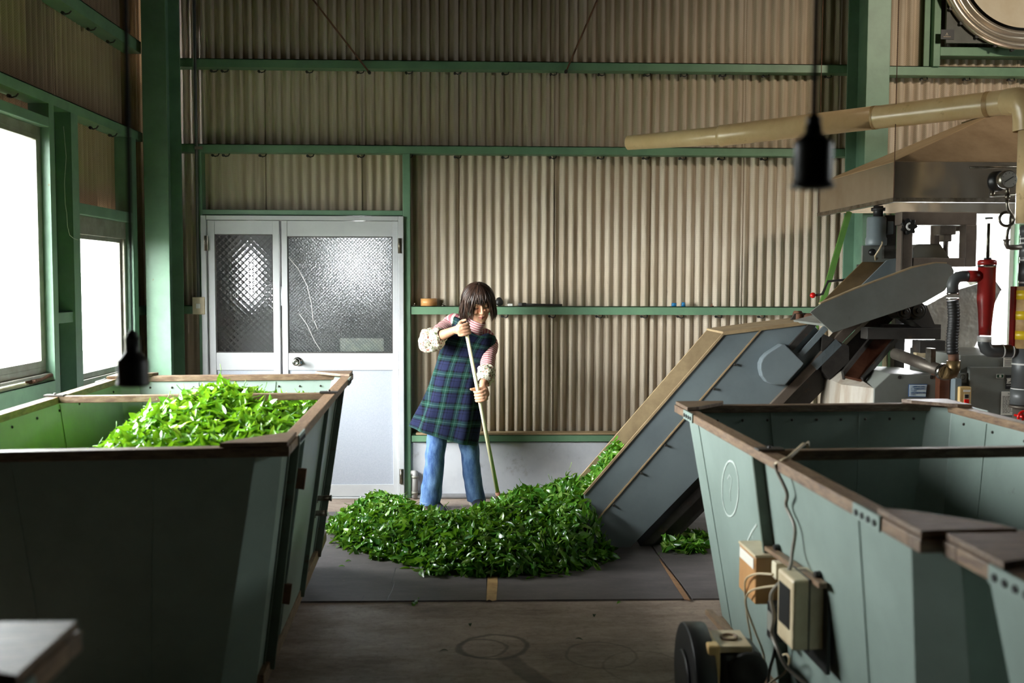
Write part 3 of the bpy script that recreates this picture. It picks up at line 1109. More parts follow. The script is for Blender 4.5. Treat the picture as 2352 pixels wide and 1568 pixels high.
# ------------------------------------------------------------------ fresh tea leaves
def leaf_mat(name, a, b, c):
    t = NT(name)
    g = t.n('ShaderNodeNewGeometry')
    r = g.outputs['Random Per Island']
    col = t.mix(t.ramp(r, 0.0, 0.75), a, b)
    col = t.mix(t.ramp(r, 0.86, 0.95), col, c)
    col = t.mix(t.ramp(t.noise(t.coord('Object'), 90, 2), 0.35, 0.7), col, t.mix(0.35, col, rgb(20, 50, 14)))
    t.l(col, t.b.inputs['Base Color'])
    t.set(Roughness=0.27)
    t.b.inputs['Specular IOR Level'].default_value = 0.6
    # thin leaves let some light through
    tr = t.n('ShaderNodeBsdfTranslucent')
    t.l(t.mix(0.5, col, rgb(150, 200, 30)), tr.inputs[0])
    mx = t.n('ShaderNodeMixShader')
    mx.inputs[0].default_value = 0.2
    t.l(t.b.outputs[0], mx.inputs[1])
    t.l(tr.outputs[0], mx.inputs[2])
    t.l(mx.outputs[0], t.out.inputs[0])
    t.bump(t.noise(t.coord('Object'), 160, 2), 0.2, 0.002)
    return t.m


LEAF = leaf_mat('fresh_leaves', rgb(44, 104, 24), rgb(104, 158, 52), rgb(164, 198, 100))
LEAF2 = leaf_mat('bright_fresh_leaves', rgb(62, 120, 22), rgb(112, 166, 34), rgb(160, 192, 60))
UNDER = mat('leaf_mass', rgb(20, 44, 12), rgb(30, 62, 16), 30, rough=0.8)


def one_leaf(mb, c, q, L, W, fold, curl, nseg=5):
    """a pointed leaf: midrib fold, length curl"""
    vs, fs = [], []
    for i in range(nseg + 1):
        s = i / nseg
        w = W * (0.12 if i == 0 else (0.03 if i == nseg else math.sin(PI * s ** 0.85) ** 0.9 * 1.08))
        ang = curl * (s - 0.5)
        x = L * (s - 0.5)
        z = -curl * L * 0.5 * (s - 0.5) ** 2 * 2
        for k in (-1, 0, 1):
            vs.append(c + q @ V((x, k * w / 2, z + (abs(k) * w / 2 * fold))))
    for i in range(nseg):
        for k in (0, 1):
            a = i * 3 + k
            fs.append((a, a + 1, a + 4, a + 3))
    mb.add(vs, fs, True)


def heap(name, label, cat, pts, hfun, mat_, lo=0.052, hi=0.1, tilt=1.15, sprigs=0.12, group=None):
    """pts: plan positions; hfun(x, y) -> surface height"""
    m = MB()
    for (x, y) in pts:
        z = hfun(x, y)
        e = 0.02
        n = V((hfun(x - e, y) - hfun(x + e, y), hfun(x, y - e) - hfun(x, y + e), 2 * e)).normalized()
        n = (n + V((random.gauss(0, 1), random.gauss(0, 1), random.gauss(0, 1))) * tilt * 0.55).normalized()
        if n.z < -0.1:
            n = -n
        q = n.to_track_quat('Z', 'Y') @ Quaternion((0, 0, 1), random.uniform(0, 2 * PI))
        L = random.uniform(lo, hi)
        W = L * random.uniform(0.25, 0.36)
        dz = random.uniform(-0.02, 0.032)
        c = V((x, y, z + dz))
        one_leaf(m, c, q, L, W, random.uniform(0.1, 0.7), random.uniform(-0.9, 0.9))
        if random.random() < sprigs:   # a second leaf on a short stalk
            q2 = q @ Quaternion((0, 0, 1), random.uniform(0.5, 1.1) * random.choice((-1, 1)))
            one_leaf(m, c + q2 @ V((L * 0.35, 0, 0.004)), q2, L * 0.9, W * 0.9, 0.4, 0.5)
            p0 = c - q @ V((L * 0.5, 0, 0))
            m.tube([p0, p0 - q @ V((L * 0.25, 0, 0.004)), p0 - q @ V((L * 0.5, 0.004, 0.004))], 0.0016, 4)
    return m


# --- the heap on the floor
PLAN = [atZ(*p, 0.0).to_2d() for p in ((772, 1232), (800, 1258), (830, 1268), (880, 1285), (960, 1298), (985, 1318), (1060, 1328), (1150, 1330), (1250, 1325), (1330, 1308), (1392, 1288))]
PLAN = [V((-0.93, 5.98))] + PLAN + [V((0.74, 5.42)), V((0.74, 5.95)), V((0.5, 6.3)), V((0.32, 6.42)), V((0.1, 6.36)), V((-0.05, 6.2)), V((-0.2, 6.08)), V((-0.34, 6.2)), V((-0.45, 6.36)), V((-0.75, 6.4))]


def inside(poly, x, y):
    r = False
    j = len(poly) - 1
    for i in range(len(poly)):
        a, b = poly[i], poly[j]
        if (a.y > y) != (b.y > y) and x < (b.x - a.x) * (y - a.y) / (b.y - a.y) + a.x:
            r = not r
        j = i
    return r


def edge_d(poly, x, y):
    best = 9
    p = V((x, y))
    for i in range(len(poly)):
        a, b = poly[i], poly[(i + 1) % len(poly)]
        ab = b - a
        t = max(0, min(1, (p - a).dot(ab) / ab.length_squared))
        best = min(best, (p - a - ab * t).length)
    return best


def hfloor(x, y):
    d = edge_d(PLAN, x, y) if inside(PLAN, x, y) else -edge_d(PLAN, x, y)
    d = max(0.0, d)
    base = 0.15 * (1 - math.exp(-d / 0.13))
    g = 0.02 * math.exp(-((x + 0.5) ** 2 / 0.08 + (y - 6.1) ** 2 / 0.05)) + 0.07 * math.exp(-((x - 0.3) ** 2 / 0.07 + (y - 6.0) ** 2 / 0.06))
    r = max(0.0, min(1.0, (x - 0.36) / 0.28)) * 0.22 * min(1, d / 0.12)
    nz = 0.035 * noise.noise(V((x * 5, y * 5, 0.3))) + 0.018 * noise.noise(V((x * 13, y * 13, 2.1)))
    low = -0.075 * math.exp(-((x + 0.12) ** 2 / 0.05 + (y - 6.05) ** 2 / 0.05)) - 0.07 * math.exp(-((x + 0.27) ** 2 / 0.015 + (y - 6.1) ** 2 / 0.05))
    return max(0.0, base * (1 + 0.0) + (g + r + nz + low) * min(1, d / 0.1))


random.seed(11)
pts = []
while len(pts) < 7600:
    x, y = random.uniform(-1.0, 0.8), random.uniform(4.95, 6.5)
    if inside(PLAN, x, y) or (edge_d(PLAN, x, y) < 0.02 + abs(random.gauss(0, 0.03)) and random.random() < 0.5):
        if 0.46 < x and (y < 5.53 or y > 5.89) and x > 0.555:
            if not (y < 5.40 and x < 0.72):
                continue
        pts.append((x, y))
hp = heap('tea', '', '', pts, hfloor, LEAF)
# leaves riding up between the elevator's side panels
for _ in range(1500):
    x, y = random.uniform(0.50, 0.80), random.uniform(5.55, 5.86)
    z = 0.12 + (x - 0.5) * 1.35 + random.uniform(-0.05, 0.05)
    n = (V((-0.8, -0.2, 0.6)) + V((random.gauss(0, .5), random.gauss(0, .5), random.gauss(0, .5)))).normalized()
    q = n.to_track_quat('Z', 'Y') @ Quaternion((0, 0, 1), random.uniform(0, 2 * PI))
    L = random.uniform(0.045, 0.085)
    one_leaf(hp, V((x, y, z)), q, L, L * 0.35, random.uniform(0.1, 0.7), random.uniform(-0.9, 0.9))
leafheap = hp.build('tea_leaves', LEAF, label='heap of fresh green tea leaves on the floor in front of the woman', cat='leaves', kind='stuff', fix=False, org=(-0.1, 5.7, 0))
# dense core of the same heap
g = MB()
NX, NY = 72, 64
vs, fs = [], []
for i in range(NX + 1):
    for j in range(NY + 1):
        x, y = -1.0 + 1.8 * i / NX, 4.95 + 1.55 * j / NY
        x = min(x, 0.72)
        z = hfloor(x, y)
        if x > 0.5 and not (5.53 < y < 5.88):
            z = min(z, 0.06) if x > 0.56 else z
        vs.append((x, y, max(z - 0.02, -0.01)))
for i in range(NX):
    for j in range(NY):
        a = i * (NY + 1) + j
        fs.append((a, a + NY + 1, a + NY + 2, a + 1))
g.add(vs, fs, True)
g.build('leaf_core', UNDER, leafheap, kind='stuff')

# --- the heap in the left bin
c1 = (K1['FL'] + K1['FR'] + K1['NR'] + K1['NL']) / 4


def hbin(x, y):
    p = V((x, y, 0)) - V((c1.x, c1.y, 0))
    u, v = p.dot(K1['ex']), p.dot(K1['ey'])
    hz = 0.86 + 0.10 * math.exp(-((u - 0.1) ** 2 / 0.16 + (v - 0.15) ** 2 / 0.35)) + 0.05 * math.exp(-((u - 0.12) ** 2 / 0.03 + (v - 0.45) ** 2 / 0.1))
    hz -= 0.30 * max(0, min(1, (-0.14 - u) / 0.42))
    hz -= 0.05 * max(0, -v - 0.5)
    return hz + 0.03 * noise.noise(V((x * 6, y * 6, 5))) + 0.015 * noise.noise(V((x * 15, y * 15, 8)))


pts = []
while len(pts) < 5200:
    u, v = random.uniform(-0.57, 0.57), random.uniform(-1.16, 1.16)
    p = c1 + K1['ex'] * u + K1['ey'] * v
    z = hbin(p.x, p.y)
    lim = (0.5 * (K1['FR'] - K1['FL']).length) - 0.03 - 0.14 * (1 - z) - 0.085
    lv = (0.5 * (K1['FL'] - K1['NL']).length) - 0.03 - 0.14 * (1 - z) - 0.085
    if abs(u) < lim and abs(v) < lv and abs(u) + abs(v) < lim + lv - 0.1:
        pts.append((p.x, p.y))
hp = heap('tea', '', '', pts, hbin, LEAF2, tilt=1.1)
binleaves = hp.build('tea_leaves', LEAF2, label='heap of bright fresh tea leaves inside the left bin', cat='leaves', kind='stuff', fix=False, org=(c1.x, c1.y, 0.5))
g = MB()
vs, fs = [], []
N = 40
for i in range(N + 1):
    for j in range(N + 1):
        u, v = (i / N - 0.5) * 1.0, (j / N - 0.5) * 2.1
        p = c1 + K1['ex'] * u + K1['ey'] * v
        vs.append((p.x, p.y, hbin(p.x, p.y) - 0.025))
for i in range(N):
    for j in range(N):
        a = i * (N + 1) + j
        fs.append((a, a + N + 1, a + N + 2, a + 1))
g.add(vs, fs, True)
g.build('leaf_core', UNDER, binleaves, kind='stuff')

# --- single leaves dropped on the floor
random.seed(3)
spots = [(952, 1384, 'green leaf lying alone on the concrete just below the mat edge'), (812, 1256, 'pair-sized stray leaf just left of the floor heap'), (800, 1287, 'pale stray leaf turned underside up on the dark mat'),
         (785, 1299, 'tiny green leaf left on the mat beside the left bin'), (1080, 1432, 'dark leaf in the middle of the bare concrete'), (1330, 1466, 'dark dry leaf on the concrete near the faint ring stain'),
         (1545, 1262, 'stray leaf at the foot of the inclined elevator'), (1250, 1322, 'curled leaf just in front of the floor heap'), (1217, 1326, 'flat leaf just in front of the floor heap, near the tape'),
         (1020, 1492, 'small black leaf scrap by the ring stain'), (1422, 1382, 'small bright leaf speck by the mat edge'), (1365, 1411, 'blackened leaf on the concrete right of centre')]
first = None
for i, (px, py, lab) in enumerate(spots):
    p = atZ(px, py, 0.012 if py < 1381 else 0.006)
    m = MB()
    big = 0.05 if i in (0, 1, 7, 8) else 0.028
    q = Quaternion((0, 0, 1), random.uniform(0, 6)) @ Quaternion((1, 0, 0), random.uniform(-0.3, 0.3))
    one_leaf(m, p, q, big * 1.3, big * 0.5, 0.3, 0.6)
    if i == 0:
        one_leaf(m, p + V((0.012, 0.004, 0.012)), Quaternion((0, 1, 0), -0.8) @ q, big * 1.2, big * 0.5, 0.4, 0.6)
    m.build('dropped_leaf', LEAF if i not in (4, 5, 9, 11) else UNDER, label=lab, cat='leaf', group='stray leaves on the floor', fix=False)
# loose leaves swept under the elevator
pts = []
while len(pts) < 260:
    p = atZ(random.uniform(1525, 1625), random.uniform(1238, 1276), 0)
    pts.append((p.x, p.y))
heap('tea', '', '', pts, lambda x, y: 0.02 + 0.03 * abs(noise.noise(V((x * 9, y * 9, 1)))), LEAF).build('tea_leaves', LEAF, label='small drift of leaves on the floor under the inclined elevator', cat='leaves', kind='stuff', fix=False)

# ------------------------------------------------------------------ mats on the floor
def mat_mat():
    t = NT('dark_board')
    o = t.coord('Object')
    a = t.ramp(t.noise(t.coord('Object', (1, 3, 1)), 4, 8, 0.7), 0.35, 0.7)
    c = t.mix(a, rgb(104, 97, 96), rgb(80, 74, 74))
    b = t.ramp(t.noise(o, 40, 8, 0.85), 0.56, 0.68)
    c = t.mix(t.math('MULTIPLY', b, 0.55), c, rgb(136, 124, 116))
    b = t.ramp(t.noise(t.coord('Object', (1, 12, 1)), 14, 6, 0.8), 0.58, 0.7)
    c = t.mix(t.math('MULTIPLY', b, 0.5), c, rgb(62, 54, 52))
    t.l(c, t.b.inputs['Base Color'])
    t.set(Roughness=0.55)
    t.bump(t.noise(o, 60, 6, 0.7), 0.3, 0.003)
    return t.m


MATB = mat_mat()
ym0, ym1 = atZ(1130, 1381, 0).y, atZ(1130, 1176, 0).y
xs = atZ(1119, 1381, 0).x
xs3 = atZ(1584, 1379, 0).x
MB().box((-1.25, ym0, 0.0), (xs - 0.002, ym1, 0.008)).build('floor_mat', MATB, label='dark worn floor board left of the taped seam, under the leaf heap', cat='mat', group='dark floor boards')
q0, q1 = atZ(1515, 1284, 0), atZ(1586, 1379, 0)
MB().prism([(xs + 0.002, ym0, 0), (q1.x, ym0, 0), (q0.x + (q0.x - q1.x) * (ym1 - q0.y) / (q0.y - q1.y), ym1, 0), (xs + 0.002, ym1, 0)], (0, 0, 0.008)).build('floor_mat', MATB, label='dark floor board right of the taped seam, running under the elevator', cat='mat', group='dark floor boards')
k = 0.012
MB().prism([(q1.x + k, ym0, 0), (2.6, ym0, 0), (2.6, ym1, 0), (q0.x + (q0.x - q1.x) * (ym1 - q0.y) / (q0.y - q1.y) + k, ym1, 0)], (0, 0, 0.008)).build('floor_mat', MATB, label='dark floor board that disappears behind the right bin', cat='mat', group='dark floor boards')
# brown tape over the seam
tp = [atZ(*p, 0.0085) for p in ((1117, 1379), (1124, 1377), (1131, 1380), (1140, 1378), (1143, 1340), (1142, 1300), (1122, 1300), (1119, 1340))]
MB().prism(tp, (0, 0, 0.0012)).build('tape_strip', TAN, label='torn strip of brown tape over the mat seam', cat='tape')
tp = [atZ(*p, 0.0085) for p in ((1572, 1377), (1586, 1379), (1560, 1340), (1517, 1286), (1514, 1285), (1548, 1340))]
MB().prism(tp, (0, 0, 0.002)).build('wood_sliver', mat('raw_wood', rgb(150, 112, 78), rgb(126, 92, 64), 20, rough=0.7), label='thin brown wood sliver in the gap between two floor boards', cat='sliver')
# cracks in the boards
m = MB()
for pl in (((905, 1339), (900, 1356), (893, 1368), (888, 1380)), ((909, 1303), (904, 1322), (899, 1338)), ((837, 1366), (830, 1380))):
    P_ = [atZ(*p, 0.0083) for p in pl]
    for a, b in zip(P_, P_[1:]):
        m.bar(a, b, 0.004, 0.0008, up=(0, 0, 1))
m.build('board_crack', BLACK, label='fine dark cracks in the left floor board', cat='crack', kind='stuff')
# ------------------------------------------------------------------ inclined elevator
def P(y, *pts):
    return [atY(px, py, y) for px, py in pts]


def plate(mb, y, pts, th=0.01):
    return mb.prism(P(y, *pts), (0, th, 0))


YN, YF = 5.49, 5.90
el = thing('inclined_elevator', 'grey inclined belt elevator that lifts leaves from the floor heap up to the right', 'conveyor', (1.2, 5.7, 0))
low = [(1437, 1268), (1900, 795)]
plate(MB(), YN, [(1341, 1135), (1661, 767), (1868, 741), (1900, 790), (1594, 1107), (1437, 1268), (1365, 1272), (1349, 1219)]).build('side_panel', MACH, el, 'grey side panel facing the viewer', bevel=0.002)
k = YN / YF


def far(px, py):     # the point straight behind (px, py) of the near panel
    p = atY(px, py, YN)
    return V((p.x, YF, p.z))


fp = [far(*q) for q in ((1341, 1135), (1661, 767), (1868, 741), (1900, 790), (1594, 1107), (1437, 1268), (1365, 1272), (1349, 1219))]
MB().prism(fp, (0, 0.01, 0)).build('side_panel', MACHTAN, el, 'dusty tan side panel farther from the viewer', bevel=0.002)
# folded lip along the near panel's top edge, rib line with fixing screws
a0, a1, a2 = P(YN - 0.003, (1341, 1135), (1661, 767), (1868, 741))
MB().bar(a0, a1, 0.010, 0.012).bar(a1, a2, 0.010, 0.012).build('edge_lip', MACHTAN, el)
r0, r1 = P(YN - 0.004, (1349, 1219), (1747, 758))
MB().bar(r0, r1, 0.006, 0.008).build('rib', MACHTAN, el)
spread(el, 'rib_bolt', lambda m_, p: m_.cyl(p, p - V((0, 0.012, 0)), 0.007, seg=8), [lerp(r0, r1, f) + V((0.012, 0, -0.012)) for f in (0.14, 0.3, 0.44, 0.62, 0.72, 0.84)], STEEL)
# cover over the upper end
b0, b1 = P(YN, (1661, 767), (1868, 741))
b2, b3 = far(1868, 741), far(1661, 767)
MB().prism([b0 + V((0, 0, 0.001)), b1 + V((0, 0, 0.001)), b2 + V((0, 0, 0.001)), b3 + V((0, 0, 0.001))], (0, 0, 0.012)).build('top_cover', MACHTAN, el, 'dusty tan top cover')
# belt
s0, s1 = atY(1372, 1258, YN + 0.012), atY(1880, 775, YN + 0.012)
MB().prism([s0, s1, V((s1.x, YF - 0.005, s1.z)), V((s0.x, YF - 0.005, s0.z))], (0.02, 0, -0.02)).build('belt', BLACKRUB, el)
# underside: return trough and lower carrying beam
c0, c1_ = P(YN + 0.03, (1458, 1266), (1925, 795))
MB().prism([c0, c1_, V((c1_.x, YF - 0.02, c1_.z)), V((c0.x, YF - 0.02, c0.z))], (0.035, 0, -0.03)).build('return_trough', STEEL, el)
g0, g1 = P(YN + 0.10, (1487, 1274), (2080, 672))
MB().bar(g0, g1, 0.09, 0.075, up=(0, 1, 0)).build('carrying_beam', STEEL, el, bevel=0.003)
g0, g1 = P(YN + 0.02, (1740, 965), (2040, 655))
MB().bar(g0, g1, 0.05, 0.1, up=(0, 1, 0)).build('guide_beam', BROWNSTEEL, el, bevel=0.003)
# guide strips at the head
for q0, q1, w_, mt in (((1815, 800), (1875, 735), 0.035, STEEL), ((1838, 815), (1896, 752), 0.03, MACH), ((1868, 842), (1925, 785), 0.05, MACH)):
    e0, e1 = P(YN - 0.02, q0, q1)
    MB().bar(e0, e1, w_, 0.02, up=(0, 1, 0)).build('guide_strip', mt, el)
hd = P(YN - 0.03, (1888, 765), (1950, 795), (1950, 830), (1905, 872), (1888, 850))
MB().prism(hd, (0, 0.2, 0)).build('head_box', STEEL, el)
# rounded drive cover
cv = P(5.42, (1796, 790), (1803, 791), (1847, 835), (1804, 884), (1775, 884), (1761, 877), (1751, 864), (1747, 848), (1747, 835), (1752, 823), (1762, 812))
MB().prism(cv, (0, YN - 5.42, 0)).build('drive_cover', MACH, el, 'grey rounded drive cover', bevel=0.006)
# cross shaft at the head
e0 = atY(1832, 727, 5.75)
MB().cyl(e0, e0 + V((0.16, -0.05, 0.0)), 0.022, seg=14).lathe([(0.035, 0), (0.035, 0.04)], e0 - V((0.02, 0, 0)), (1, 0, 0), 14).build('shaft', RUST, el)
MB().prism(P(5.72, (1812, 742), (1826, 720), (1846, 718), (1852, 742)), (0, 0.02, 0)).build('bearing_bracket', STEEL, el)

# ------------------------------------------------------------------ steaming machine at the right
st = thing('feed_machine', 'dark steel feeding machine under the stainless hood, with a sloping grey tray', 'machine', (2.3, 5.3, 0))
YT = 5.02
tray = [(1861, 717), (1913, 764), (2123, 695), (2170, 668), (2188, 640), (2192, 622), (2186, 610), (2175, 605), (2150, 604), (2100, 614), (1968, 663), (1885, 698)]
plate(MB(), YT, tray, 0.012).build('tray_side', MACHOLIVE, st, 'grey near side of the sloping tray', bevel=0.002)
tp = P(YT, (1885, 698), (1968, 663), (2100, 614), (2150, 604), (2175, 605))
mm = MB()
for a, b in zip(tp, tp[1:]):
    mm.hexa([a, b, b + V((0, 0.035, 0)), a + V((0, 0.035, 0)), a + V((0, 0, 0.006)), b + V((0, 0, 0.006)), b + V((0, 0.035, 0.006)), a + V((0, 0.035, 0.006))])
mm.build('tray_lip', MACHTAN, st, 'dusty tan lip')
t0, t1, t2 = P(YT + 0.012, (1900, 750), (2123, 690), (2180, 640))
MB().prism([t0, t1, t1 + V((0, 0.55, 0)), t0 + V((0, 0.55, 0))], (0, 0, 0.012)).prism([t1, t2, t2 + V((0, 0.55, 0)), t1 + V((0, 0.55, 0))], (0, 0, 0.012)).build('tray_floor', MACHOLIVE, st)
plate(MB(), 5.60, [(1868, 714), (1987, 596), (2033, 578), (2075, 576), (2075, 640), (1968, 700)], 0.012).build('tray_side', mat('dim_dust', rgb(112, 90, 58), rgb(92, 74, 48), 8, rough=0.6), st, 'brown far side of the tray')
plate(MB(), 5.40, [(1966, 668), (2037, 598), (2072, 589), (2072, 660), (1990, 690)], 0.012).build('inner_guard', MACH, st)
YFm = 5.25
fr_ = MB()


def fbar(x0, y0, x1, y1, d=0.08, mb=None):
    a, b = atY(x0, y1, YFm), atY(x1, y0, YFm)
    (mb or fr_).box((a.x, YFm, a.z), (b.x, YFm + d, b.z))


fbar(2069, 487, 2245, 516)
fbar(2069, 516, 2098, 690)
fbar(2217, 516, 2245, 612)
fbar(2098, 592, 2217, 612)
fr_.build('frame', BROWNSTEEL, st, bevel=0.004)
mm = MB()
a, b = atY(2067, 690, YFm - 0.012), atY(2074, 487, YFm - 0.012)
mm.box((a.x, YFm - 0.012, a.z), (b.x, YFm, b.z)).build('frame_edge', BROWNSTEEL, st)
plate(MB(), 5.33, [(2098, 592), (2098, 570), (2110, 560), (2160, 560), (2182, 592)], 0.25).build('guard_hood', MACHOLIVE, st, bevel=0.003)
mm = MB()
a, b = atY(2146, 592, 5.6), atY(2160, 500, 5.6)
mm.box((a.x, 5.6, a.z), (b.x, 5.66, b.z)).build('rear_post', BROWNSTEEL, st)
c = atY(2170, 528, 5.45)
mm = MB()
mm.obox(c, (0.045, 0, 0), (0, 0.04, 0), (0, 0, 0.028)).obox(c + V((0.005, 0, -0.045)), (0.022, 0, 0), (0, 0.03, 0), (0, 0, 0.02))
mm.cyl(c + V((0.04, 0, 0.008)), c + V((0.15, 0, 0.022)), 0.02, seg=14).cyl(c + V((0.085, 0, 0.014)), c + V((0.105, 0, 0.016)), 0.027, seg=14).cyl(c + V((0.008, 0, -0.06)), c + V((0.008, 0, -0.16)), 0.014, seg=12)
mm.build('adjuster', CASTIRON, st, bevel=0.003)
# star knob
c = atY(2090, 520, YFm - 0.03)
star = []
for i in range(28):
    w_ = 2 * PI * i / 28
    rr = 0.038 + 0.008 * math.cos(7 * w_)
    star.append(c + V((rr * math.cos(w_), 0, rr * math.sin(w_))))
kb = MB().prism(star, (0, 0.025, 0)).cyl(c + V((0, 0.02, 0)), c + V((0, 0.06, 0)), 0.012).build('star_knob', BLACK, st, bevel=0.003)
arc = []
for i in range(9):
    w_ = PI / 2 + PI * i / 8
    arc.append(c + V((0.017 * math.cos(w_), -0.001, 0.017 * math.sin(w_))))
MB().tube(arc, 0.005, 8).build('dial_mark', WHITE, kb, 'white half-round dial mark')
# stand: beams below the tray
mm = MB()
a, b = atY(1992, 779, 5.35), atY(2162, 753, 5.35)
mm.box((a.x, 5.35, a.z), (b.x, 5.45, b.z)).build('cross_beam', STEEL, st, bevel=0.003)
a, b = atY(2022, 752, 5.55), atY(2152, 744, 5.55)
MB().box((a.x, 5.5, a.z), (b.x, 5.62, b.z)).build('shelf_plate', STEEL, st)
for px, py, r in ((2078, 716, 18), (2108, 713, 21)):
    c = atY(px, py, 5.32)
    R_ = r * 5.32 / FPX
    MB().cyl(c, c + V((0, 0.14, 0)), R_, seg=28).cyl(c - V((0, 0.01, 0)), c, R_ * 0.7, seg=24).cyl(c - V((0, 0.02, 0)), c, R_ * 0.3, seg=16).build('pulley', BLACK, st, bevel=0.003)
plate(MB(), 5.36, [(2095, 735), (2118, 700), (2128, 700), (2150, 752), (2118, 752)], 0.2).build('pulley_guard', STEEL, st)
# legs that carry the machine
for px in (2050, 2140):
    for yy in (5.66,):
        p = atY(px, 690, 5.27)
        MB().box((p.x - 0.03, yy, 0), (p.x + 0.03, yy + 0.06, p.z + 0.2)).build('leg', STEEL, st, bevel=0.003)
# crank with red ball
c = atY(1867, 678, 5.62)
pth = P(5.62, (1873, 678), (1889, 675), (1902, 646), (1945, 642), (1990, 640))
cr = MB().tube(pth, 0.0075, 10).build('crank', STEEL, st)
MB().ball(c, 0.0165).build('ball_grip', BRIGHTRED, cr, 'bright red ball grip')
# motor
mo = thing('electric_motor', 'grey electric motor standing upright under the hood', 'motor', atY(2012, 590, 5.5))
c = atY(2012, 562, 5.5)
sc_ = 5.5 / FPX


def hgt(py):
    return CAM_H + (645 - py) * sc_


mm = MB()
mm.lathe([(0.03, 0), (0.055, 0.002), (0.057, 0.01), (0.057, 0.04), (0.052, 0.048), (0.052, 0.15), (0.048, 0.158), (0.02, 0.162)], (c.x, 5.5, hgt(561)), (0, 0, 1), 30)
mm.build('motor_body', MACH, mo)
MB().cyl((c.x + 0.008, 5.5, hgt(494)), (c.x + 0.008, 5.5, hgt(470)), 0.026, seg=18).cyl((c.x + 0.008, 5.5, hgt(481)), (c.x + 0.008, 5.5, hgt(474)), 0.038, seg=18).build('shaft_boot', BLACKRUB, mo)
MB().box((c.x + 0.05, 5.47, hgt(535)), (c.x + 0.085, 5.54, hgt(505))).build('terminal_box', MACH, mo, bevel=0.004)
mm = MB().ball((c.x - 0.02, 5.5, hgt(576)), (0.022, 0.02, 0.02), 12, 8)
mm.build('cable_gland', BLACK, mo)
MB().tube([(c.x + 0.01, 5.46, hgt(545)), (c.x + 0.012, 5.44, hgt(556)), (c.x, 5.45, hgt(570)), (c.x - 0.02, 5.46, hgt(585)), (c.x - 0.012, 5.47, hgt(594)), (c.x + 0.01, 5.5, hgt(590))], 0.005, 8).build('motor_cable', BEIGE, mo)
MB().box((c.x + 0.055, 5.52, hgt(590)), (c.x + 0.12, 5.56, hgt(490))).build('mount_plate', STEEL, mo)
MB().box((c.x - 0.055, 5.55, hgt(598)), (c.x + 0.12, 5.57, hgt(560))).build('mount_foot', MACHOLIVE, mo)
# green stay bar that leans against the wall
a, b = atY(1950, 486, 6.42), atY(1886, 705, 6.42)
b = a + (b - a) * (a.z / (a.z - b.z))
MB().bar(b, a, 0.035, 0.02, up=(0, 1, 0)).build('stay_bar', mat('grass_green_paint', rgb(86, 132, 52), rgb(74, 118, 46), 8, rough=0.45), label='grass green slanting stay bar between hood and machine', cat='bar')

# copper-brown chute
ch = thing('chute', 'copper-brown sloping metal chute below the black cross beam', 'chute', atY(2000, 860, 5.2))
q = P(5.2, (1936, 862), (1980, 872), (2113, 785), (2058, 782))
MB().prism([q[0], q[1], q[2] + V((0, 0.3, 0)), q[3] + V((0, 0.3, 0))], (0, 0.01, -0.012)).build('chute_floor', COPPER, ch)
MB().bar(q[1], q[2] + V((0, 0.3, 0)), 0.012, 0.03).build('chute_edge', STEEL, ch)
MB().bar(q[0], q[3] + V((0, 0.3, 0)), 0.012, 0.05).build('chute_edge', STEEL, ch)

# grey housing with the blue-lettered sticker
hs = thing('machine_housing', 'low grey machine housing with a pale blue lettered sticker', 'machine', atY(2080, 920, 5.05).xy.to_3d())
YH = 5.05
hp_ = P(YH, (2008, 892), (2045, 858), (2157, 862), (2157, 925)) + [V((atY(2157, 925, YH).x, YH, 0.05)), V((atY(2008, 925, YH).x, YH, 0.05))]
MB().prism(hp_, (0, 0.5, 0)).build('housing_body', MACHOLIVE, hs, bevel=0.004)
p0, p1 = atY(2008, 892, YH), atY(1930, 868, 5.45)
MB().hexa([(p1.x - 0.1, 5.3, 0.05), (p0.x, YH + 0.01, 0.05), (p0.x, YH + 0.5, 0.05), (p1.x - 0.1, 5.6, 0.05), (p1.x - 0.05, 5.3, p1.z - 0.02), (p0.x, YH + 0.01, p0.z), (p0.x, YH + 0.5, p0.z + 0.08), (p1.x - 0.05, 5.6, p1.z)]).build('side_wall', mat('stained_sheet', rgb(178, 170, 158), rgb(150, 134, 116), 4, rough=0.4, stretch=(3, 3, 0.6), c3=rgb(92, 62, 44), s3=3, lo3=0.56, hi3=0.7), hs, 'stained whitish side wall')
mm = MB()
cn = P(YH - 0.004, (2088, 882), (2130, 882), (2127, 912), (2087, 911))
sg = MB().prism(cn, (0, 0.003, 0)).build('sticker', INKBLUE, hs, 'pale blue sticker with blue Japanese lettering')
cn = P(YH - 0.0055, (2089, 883.5), (2129, 883.5), (2126, 910.5), (2088.2, 909.5))
MB().prism(cn, (0, 0.001, 0)).build('sticker_face', SIGNBLUE, sg)
for i, ln in enumerate(('この機械の仕上塗装に', 'は、非鉛塗料を使用し', 'ています', '補修は非鉛塗料を使用', '下さい。')):
    text_mesh(ln, 0.0078, atY(2092, 889.3 + 4.6 * i, YH - 0.0065), (1, 0, 0), (0, 0, 1), 'lettering', INKBLUE, sg)
for px in (2067, 2140):
    p = atY(px, 866, YH - 0.003)
    MB().cyl(p, p + V((0, 0.01, 0)), 0.01, seg=8).build('bolt', STEEL, hs)

